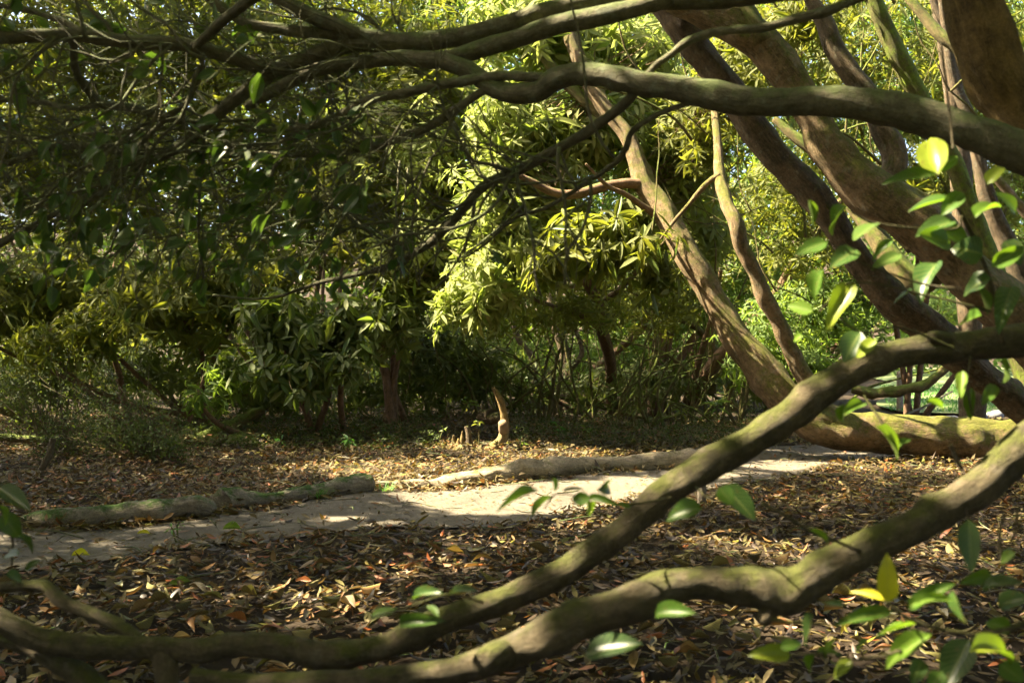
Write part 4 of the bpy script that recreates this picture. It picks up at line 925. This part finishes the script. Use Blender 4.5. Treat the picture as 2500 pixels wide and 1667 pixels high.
for i, (lab, x, d, mat, blobs) in enumerate([
    ("backmost dark thicket at the far left", 200, 20, 'rhodo', [(-50, 300, 330, 380, 19.5, 1.2, 420), (350, 200, 380, 380, 20, 1.2, 560), (150, 800, 400, 200, 19, 1.2, 320), (300, -60, 500, 130, 18.5, 1.2, 420)]),
    ("backmost dark thicket behind the hanging grey-green whorls", 800, 20, 'rhodo', [(800, 200, 320, 380, 19.5, 1.2, 560), (700, 850, 350, 160, 19.5, 1.2, 320), (950, -60, 400, 130, 18.5, 1.2, 340)]),
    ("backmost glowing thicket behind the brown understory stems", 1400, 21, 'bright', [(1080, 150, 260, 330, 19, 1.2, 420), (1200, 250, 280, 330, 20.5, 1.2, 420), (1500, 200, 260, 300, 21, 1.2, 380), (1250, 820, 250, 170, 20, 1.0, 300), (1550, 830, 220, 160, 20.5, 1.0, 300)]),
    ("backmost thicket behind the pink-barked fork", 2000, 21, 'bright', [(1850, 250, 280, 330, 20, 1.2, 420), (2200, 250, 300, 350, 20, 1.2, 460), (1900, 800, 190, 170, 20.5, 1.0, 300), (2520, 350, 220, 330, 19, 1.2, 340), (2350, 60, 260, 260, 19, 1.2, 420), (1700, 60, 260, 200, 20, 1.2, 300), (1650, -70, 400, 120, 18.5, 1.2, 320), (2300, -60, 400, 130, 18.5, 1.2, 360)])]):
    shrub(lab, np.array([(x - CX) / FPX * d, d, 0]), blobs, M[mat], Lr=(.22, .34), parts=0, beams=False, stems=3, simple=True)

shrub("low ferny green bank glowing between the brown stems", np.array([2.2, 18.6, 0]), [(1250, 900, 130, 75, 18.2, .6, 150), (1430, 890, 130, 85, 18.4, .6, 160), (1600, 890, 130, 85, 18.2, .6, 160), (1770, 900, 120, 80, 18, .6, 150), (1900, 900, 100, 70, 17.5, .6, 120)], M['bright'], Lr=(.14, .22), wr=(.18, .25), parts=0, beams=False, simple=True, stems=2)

shrub("dark leafy skirt among the feet of the understory stems", np.array([1.2, 16.2, 0]), [(1130, 950, 100, 50, 15.4, .5, 70), (1260, 940, 110, 60, 16.0, .5, 80), (1420, 940, 110, 60, 16.0, .5, 80), (1560, 940, 110, 60, 16.2, .5, 80), (1700, 930, 110, 60, 16.2, .5, 80), (1850, 930, 110, 60, 15.8, .5, 80), (1980, 940, 80, 50, 15.4, .5, 60)], M['rhodo_cool'], Lr=(.12, .22), parts=0, beams=False, stems=2)

def far_wood():
    n = 7600
    x = rng.uniform(-26, 26, n); y = rng.uniform(24, 34, n) + 10 * (x > 5) ; z = rng.uniform(.2, 17, n) 
    lump = wob(np.stack([x, y, z], -1), .8, 2)
    k = lump > -.9
    C = np.stack([x, y, z], -1)[k]
    A = norm(rng.normal(0, .6, C.shape) + np.array([-.2, -.6, .7]))
    B, D, Nn, L, W = whorls(C, A, 9, (.42, .68), (.3, .42), .0)
    B = B + rng.normal(0, .35, B.shape)
    o = leaf_mass("distant_wood", B, D, Nn, L, W, .1, .3, M['bright'], None, simple=True)
    tag(o, "distant sunlit wood closing the view behind the shrubs", "wood", kind="stuff")
far_wood()

# ------------------------------------------------------------------ logs, stump, posts, rocks on the ground
def log_thing(name, label, spec, depths, mat, cat="log", cuts=True, sides=16):
    s0 = spec[len(spec) // 2]
    d = depths[len(depths) // 2]
    c = P(s0[0], s0[1], d); t = thing(name, label, cat, (c[0], c[1], 0))
    limb_px("wood", spec, depths, t, mat, int(sides * 1.3), rough=.15, wander=.25, maxn=170, ridge=.09, res=.4, knots=7)
    return t
log_thing("fallen_log", "weathered mossy log at the left with a bright green moss patch", [(40, 1280, 26), (100, 1272, 42), (153, 1266, 48), (268, 1256, 54), (383, 1242, 57), (459, 1236, 54), (500, 1242, 46), (518, 1250, 32)], [6.75, 6.85, 7.05], M['log'])
log_thing("fallen_log", "short thick-ended grey log between the mossy log and the bleached one", [(536, 1230, 66), (556, 1226, 62), (590, 1220, 50), (651, 1218, 40), (727, 1212, 36), (790, 1201, 40), (850, 1187, 48), (898, 1179, 48)], [7.25, 7.7, 8.2], M['log'])
t = log_thing("fallen_log", "long sun-bleached log edging the lit part of the path", [(905, 1188, 24), (991, 1187, 34), (1068, 1183, 40), (1183, 1168, 44), (1245, 1156, 46), (1275, 1150, 52), (1336, 1147, 54), (1412, 1143, 42), (1527, 1133, 48), (1604, 1128, 48), (1680, 1124, 44), (1730, 1121, 32)], [8.5, 8.8, 9.5, 9.9], M['log_pale'], sides=18)
log_thing("fallen_branch", "half buried root edging the near side of the path at left", [(110, 1398, 16), (180, 1388, 30), (260, 1380, 34), (330, 1366, 26), (390, 1352, 14)], [5.65, 6.0], M['log'], "root")
log_thing("fallen_branch", "thin weathered stick lying along the near path edge", [(700, 1308, 8), (800, 1303, 14), (900, 1292, 16), (980, 1289, 8)], [6.5, 6.75], M['log'], "stick")
log_thing("fallen_log", "dark log slanting out of the hollow below the shaded shrubs", [(430, 1098, 20), (470, 1080, 26), (540, 1048, 28), (600, 1018, 28), (640, 1000, 20)], [11.6, 12.4], M['bark_moss'])
log_thing("fallen_log", "mossy orange-brown limb lying at the far left edge", [(-90, 1010, 30), (0, 995, 32), (45, 1008, 32), (90, 1040, 28), (110, 1072, 16)], [11.2, 11.4], M['bark_moss'])
log_thing("fallen_branch", "low mossy branch on the litter at the far left", [(-60, 1072, 18), (0, 1068, 18), (60, 1070, 18), (135, 1078, 12)], [10.9, 10.9], M['bark_moss'], "branch")
log_thing("dead_stick", "dark dead stick propped in the litter at the left", [(130, 1070, 14), (118, 1110, 15), (100, 1150, 14), (85, 1168, 10)], [9.3, 9.2], M['bark_dark'], "stick")
log_thing("fallen_branch", "thin brown branch lying on the leaf bank right of the stump", [(1480, 1044, 12), (1540, 1035, 14), (1610, 1022, 13), (1680, 1008, 8)], [14.2, 15.8], M['bark_dark'], "branch")
log_thing("fallen_branch", "pale flat branch in the litter above the bleached log", [(1330, 1098, 10), (1390, 1106, 14), (1450, 1112, 10)], [11.0, 10.8], M['log_pale'], "branch")

st = thing("curved_stump", "thin curved dead stump with a cut face beside the sunlit litter", "stump", P(1200, 1106, 11.2) * [1, 1, 0])
limb_px("stem", [(1203, 945, 9), (1212, 958, 15), (1224, 985, 19), (1231, 1015, 20), (1232, 1045, 22), (1230, 1062, 22)], (11.15, 11.2), st, M['bark_moss2'], 14, ridge=.08, rough=.12)
limb_px("stem", [(1230, 1036, 20), (1231, 1055, 25), (1224, 1075, 26), (1208, 1088, 26), (1194, 1100, 28), (1188, 1112, 26)], (11.05, 11.1), st, M['bark_gold'], 14, ridge=.08, rough=.12)
limb_px("cut_stub", [(1226, 1030, 20), (1229, 1040, 24), (1231, 1052, 24)], (10.95, 11.02), st, M['cut'], 12)
st2 = thing("broken_stump", "low yellow mossy broken stump left of the curved one", "stump", P(1105, 1115, 11.0) * [1, 1, 0])
for (x, w, top) in [(1092, 16, 1078), (1104, 20, 1062), (1116, 18, 1070), (1126, 14, 1052), (1112, 22, 1086), (1098, 18, 1092)]:
    limb_px("splinter", [(x, 1120, w), (x + 2, (1120 + top) / 2, w * .85), (x + rng.normal(0, 3), top, w * .25)], 11.0 + rng.normal(0, .05), st2, M['bark_moss2'], 8, rough=.2, ridge=.1)
limb_px("stem", [(1143, 1116, 20), (1146, 1090, 18), (1143, 1060, 14), (1138, 1040, 8)], 11.05, st2, M['bark_dark'], 8, rough=.2)
log_thing("cut_log", "dark cut log end showing its round face behind the stump", [(1180, 1016, 38), (1196, 1014, 38), (1204, 1013, 36)], [11.9, 11.7], M['bark_dark'], "log")
mound = thing("mossy_boulder", "rounded green mossy boulder in the dark hollow", "boulder", P(590, 1100, 11.6) * [1, 1, 0])
limb_px("stone", [(545, 1100, 40), (570, 1090, 60), (600, 1092, 66), (640, 1104, 56), (665, 1112, 30)], 11.6, mound, M['bark_moss'], 16, rough=.15)

def post(label, x, y0, y1, w, d, mat, name="wooden_post"):
    b = P(x, y1, d); t = thing(name, label, "post", (b[0], b[1], 0))
    limb_px("shaft", [(x, y1 + 10, w), (x + .5, (y0 + y1) / 2, w), (x, y0, w * .94)], d, t, mat, 10, rough=.03, wander=.02)
post("thin weathered stake standing at the path behind the low bough", 1713, 1095, 1240, 22, 7.5, M['log'])
post("grey fence post in front of the bright lawn", 2197, 905, 995, 16, 17.2, M['log'])
post("yellowish stake beside the lawn near the right edge", 2361, 930, 1030, 26, 14.5, M['log_pale'])
post("short brown stake among the young green leaves", 2000, 872, 955, 17, 16.0, M['bark_brown'])
log_thing("low_limb", "dark mossy limb drooping in front of the lawn", [(2080, 950, 20), (2130, 957, 24), (2190, 958, 26), (2251, 942, 25), (2290, 918, 21), (2320, 890, 16), (2360, 850, 14)], [13.4, 13.0], M['bark_moss'], "limb")
log_thing("cut_pole", "thin pale pole slanting across the lawn edge", [(2205, 1016, 6), (2270, 985, 6), (2325, 955, 5)], [13.2, 13.6], M['log'], "pole")
def rock(label, x, y, w, h):
    c = G(x, y); d = c[1]; t = thing("rock", label, "rock", c)
    n = 14; th, ph = np.meshgrid(np.linspace(0, 2 * math.pi, n, endpoint=False), np.linspace(.02, math.pi - .02, 9))
    V = np.stack([np.cos(th) * np.sin(ph), np.sin(th) * np.sin(ph), np.cos(ph)], -1).reshape(-1, 3)
    V *= (1 + .18 * wob(V + c, 2.2, 1) + .08 * wob(V + c, 6, 2))[:, None]
    V = V * np.array([w * d / FPX / 2, w * d / FPX / 2.4, h * d / FPX / 2]) + np.array([0, 0, h * d / FPX * .3])
    i, j = np.meshgrid(np.arange(8), np.arange(n), indexing='ij'); j2 = (j + 1) % n
    F = np.stack([i * n + j, (i + 1) * n + j, (i + 1) * n + j2, i * n + j2], -1).reshape(-1, 4)
    link("stone", raw_mesh("stone", V, [F]), t, M['rock'])
rock("pale grey rock at the lawn edge, leftmost of the three", 2320, 1032, 44, 26)
rock("middle grey rock of the row edging the lawn", 2385, 1030, 50, 34)
rock("rounded grey rock nearest the right edge by the lawn", 2428, 1024, 46, 32)

# ------------------------------------------------------------------ small plants
def seedling(label, x, y, h, n, mat, d=None, Lr=(.1, .16), name="seedling"):
    d = d or CAM_H * FPX / (y - CY); b = P(x, y, d); b[2] = 0.03 if d < 15 else 0.05
    t = thing(name, label, "seedling", b)
    top = b + np.array([rng.normal(0, .03), rng.normal(0, .03), h])
    limb("stem", [b, (b + top) / 2 + rng.normal(0, .015, 3), top], [.006, .005, .003], t, M['bark_moss'], 6, wander=0, rough=0)
    B, D, Nn, L, W = whorls(np.array([top]), np.array([[0, -.2, 1.0]]), n, Lr, (.24, .32), .15)
    for i in range(n): leaf_obj('lance_small', mat, B[i], D[i], Nn[i], L[i], W[i], t)
seedling("bright green seedling in the shade left of the reddish bases", 1365, 1055, .16, 9, M['grass'], 12.6, (.14, .22))
seedling("small seedling with fresh leaves at the foot of the brown trunk", 1428, 1058, .14, 6, M['bright'], 12.6)
seedling("tall seedling standing before the dark leaning stems", 1752, 1000, .42, 9, M['bright'], 13.2, (.16, .24))
seedling("thin seedling with narrow leaves beside the log end", 1660, 1010, .3, 7, M['rhodo'], 13.4)
seedling("leafy seedling beyond the curved stump top", 1150, 1010, .5, 8, M['bright'], 12.6, (.14, .2))
seedling("seedling poking from the litter behind the stake", 1560, 1040, .34, 7, M['rhodo'], 13.0)
seedling("tiny weed growing on the path below the grey log", 430, 1335, .09, 6, M['grass'], None, (.03, .05))
seedling("second tiny weed on the path, nearer the root", 434, 1318, .07, 5, M['grass'], None, (.025, .04))
seedling("weed with a few leaves by the bleached log", 1055, 1128, .12, 6, M['bright'], 10.3, (.06, .1))
seedling("small leafy weed under the hanging grey-green whorls", 700, 1120, .16, 7, M['grass'], 10.9, (.08, .12))
seedling("fern-like weed in the green strip before the hollow", 860, 1112, .15, 8, M['grass'], 11.1, (.1, .14))
seedling("straggly weed rising between the two stumps", 1165, 1108, .34, 7, M['rhodo'], 11.0, (.06, .11))
seedling("pale bent weed just left of the broken stump", 1072, 1112, .26, 5, M['bright'], 11.0, (.06, .1))
seedling("low weed at the right foot of the curved stump", 1255, 1108, .12, 7, M['bright'], 11.0, (.06, .1))
def tuft(label, x, y, n, h, spread):
    b = G(x, y); t = thing("grass_tuft", label, "grass tuft", b)
    az = rng.uniform(0, 6.28, n); r = rng.uniform(0, spread, n)
    B = b + np.stack([np.cos(az) * r, np.sin(az) * r, np.full(n, .015)], -1)
    D = norm(np.stack([np.cos(az) * rng.uniform(.1, .8, n), np.sin(az) * rng.uniform(.1, .8, n), np.ones(n)], -1))
    Nn = norm(np.stack([-np.cos(az), -np.sin(az), np.full(n, .5)], -1))
    L = rng.uniform(.5, 1.1, n) * h
    leaf_mass("blades", B, D, Nn, L, np.full(n, .007), rng.uniform(.1, .6, n), .2, M['grass'], t)
tuft("bright green grass tuft growing against the grey log", 775, 1222, 70, .15, .06)
tuft("sparse grass tuft beside the bleached log's thin end", 938, 1205, 34, .10, .08)
def undergrowth():
    n = 5200
    x = np.concatenate([rng.uniform(430, 1080, n // 2), rng.uniform(1250, 1900, n // 2)])
    y = np.concatenate([rng.uniform(1030, 1112, n // 2), rng.uniform(1000, 1100, n // 2)])
    d = CAM_H * FPX / (y - CY)
    C = np.stack([(x - CX) / FPX * d, d, hgt((x - CX) / FPX * d, d) + rng.random(n) ** 2 * .16 + .03], -1)
    A = norm(rng.normal(0, .4, C.shape) + np.array([0, 0, 1.0]))
    B, D, Nn, L, W = whorls(C, A, 4, (.03, .07), (.3, .5), .3)
    o = leaf_mass("undergrowth", B, D, Nn, L, W, .2, .3, M['box'], None, simple=True)
    tag(o, "low dark green ground cover along the foot of the thicket", "undergrowth", kind="stuff")
undergrowth()
def fresh_fallen(label, x, y, az, L, mat):
    b = G(x, y); b[2] = hgt(np.array(b[0]), np.array(b[1])) + .03
    D = np.array([math.cos(az), math.sin(az), .05])
    o = leaf_obj('lance_dry', mat, b, D, np.array([.2, -.5, .8]), L, L * .36, None, name="fallen_leaf")
    tag(o, label, "leaf")
fresh_fallen("bright green fallen leaf lying on the bare path", 545, 1300, .2, .12, M['bright'])
fresh_fallen("small yellow curled leaf on the path below the mossy log", 335, 1308, .4, .09, M['yellow'])
fresh_fallen("pale upturned leaf among the dark litter in the lower left", 410, 1442, .1, .12, M['rhodo_warm'])
fresh_fallen("narrow yellow-green leaf on the path near the root", 175, 1362, .3, .1, M['yellow'])

# ------------------------------------------------------------------ unseen trees added for shade, crown gaps cut for the sun patches
def unseen_shade_tree(label, trunk_pts, box, n, seed):
    t = thing("unseen_shade_tree", label, "tree", (trunk_pts[0][0], trunk_pts[0][1], 0))
    limb("trunk", trunk_pts, np.linspace(.16, .07, len(trunk_pts)), t, M['bark_dark'], 14)
    x = rng.uniform(box[0], box[1], n); y = rng.uniform(box[2], box[3], n)
    z = 2.75 + .40 * np.maximum(y, 0) + rng.random(n) ** 1.3 * 1.7 + .3
    C = np.stack([x, y, z], -1)
    lump = wob(C, 1.3, seed)
    k = (lump > -1.2 + .3 * rng.random(n)) & ~in_beam(C, .2)
    C = C[k]
    A = norm(rng.normal(0, .4, C.shape) + np.array([0, 0, 1.0]))
    B, D, Nn, L, W = whorls(C, A, 8, (.2, .3), (.34, .44), .0)
    kk = ~(in_beam(B + D * L[:, None] * .5, .2) | in_beam(B + D * L[:, None] * .85, .2) | in_beam(B + D * L[:, None] * .15, .2))
    o = leaf_mass("crown", B[kk], D[kk], Nn[kk], L[kk], W[kk], .12, .3, M['rhodo'], t, simple=True)
unseen_shade_tree("unseen tree added at the left to shade the dark half of the path", [(-7.5, 5, -.1), (-7.3, 5, 2), (-7, 5.2, 4.2), (-6, 5.5, 6)], (-15, -4.5, -3, 11), 11500, 0)
unseen_shade_tree("unseen tree added behind the viewer to shade the foreground boughs", [(-2.5, -3.5, -.1), (-2.4, -3.4, 2), (-2.5, -3, 3), (-2.6, -1.5, 4)], (-4.5, 3.5, -4, 8.2), 5500, 1)
unseen_shade_tree("unseen thin-crowned tree added to part-shade the bend of the path", [(5.8, 12.5, -.1), (5.6, 12.3, 2.5), (5.0, 11.8, 5.5), (3.0, 10.5, 7.5)], (-4.5, 3.0, 8.2, 10), 620, 1)
unseen_shade_tree("unseen tree added to shade the back of the left thicket", [(-9, 14.5, -.1), (-8.8, 14.5, 3), (-8.2, 14.5, 6), (-7, 14.5, 9)], (-18, -4.6, 11, 17.5), 3800, 2)
unseen_shade_tree("unseen tree added at the right to cut sky light over the leafy bank", [(7.4, 6, -.1), (7.3, 6, 2), (7, 6, 4), (6.5, 6, 6)], (3.5, 9.5, -4, 9), 2600, 3)
def sky_block_tree(label, at, box, n):  # foliage walls added out of view to hold back sky light
    t = thing("unseen_shade_tree", label, "tree", at)
    limb("trunk", [np.array(at) + [0, 0, z] + rng.normal(0, .1, 3) * (z > 0) for z in (-.1, 1.5, 3, 5)], [.16, .13, .11, .06], t, M['bark_dark'], 12)
    C = np.stack([rng.uniform(box[0], box[1], n), rng.uniform(box[2], box[3], n), rng.uniform(.4, box[4], n)], -1)
    C = C[~in_beam(C, .2)]
    B, D, Nn, L, W = whorls(C, norm(rng.normal(0, .5, C.shape) + [0, 0, .8]), 8, (.22, .34), (.34, .44), .0)
    leaf_mass("crown", B, D, Nn, L, W, .12, .3, M['rhodo'], t, simple=True)
sky_block_tree("unseen bushy tree added behind the viewer to block sky light", (1.0, -7.5, 0), (-10, 10, -9, -6, 7.5), 4200)
sky_block_tree("unseen bushy tree added beyond the right edge to block sky light", (8.0, 3.0, 0), (6.5, 9.5, -6, 9.5, 7.0), 3000)
sky_block_tree("unseen bushy tree added beyond the left edge to block sky light", (-9.5, 3.0, 0), (-11, -8, -6, 10.5, 4.8), 2600)
print("triangles", sum(len(m.loops) - 2 * len(m.polygons) for m in bpy.data.meshes))
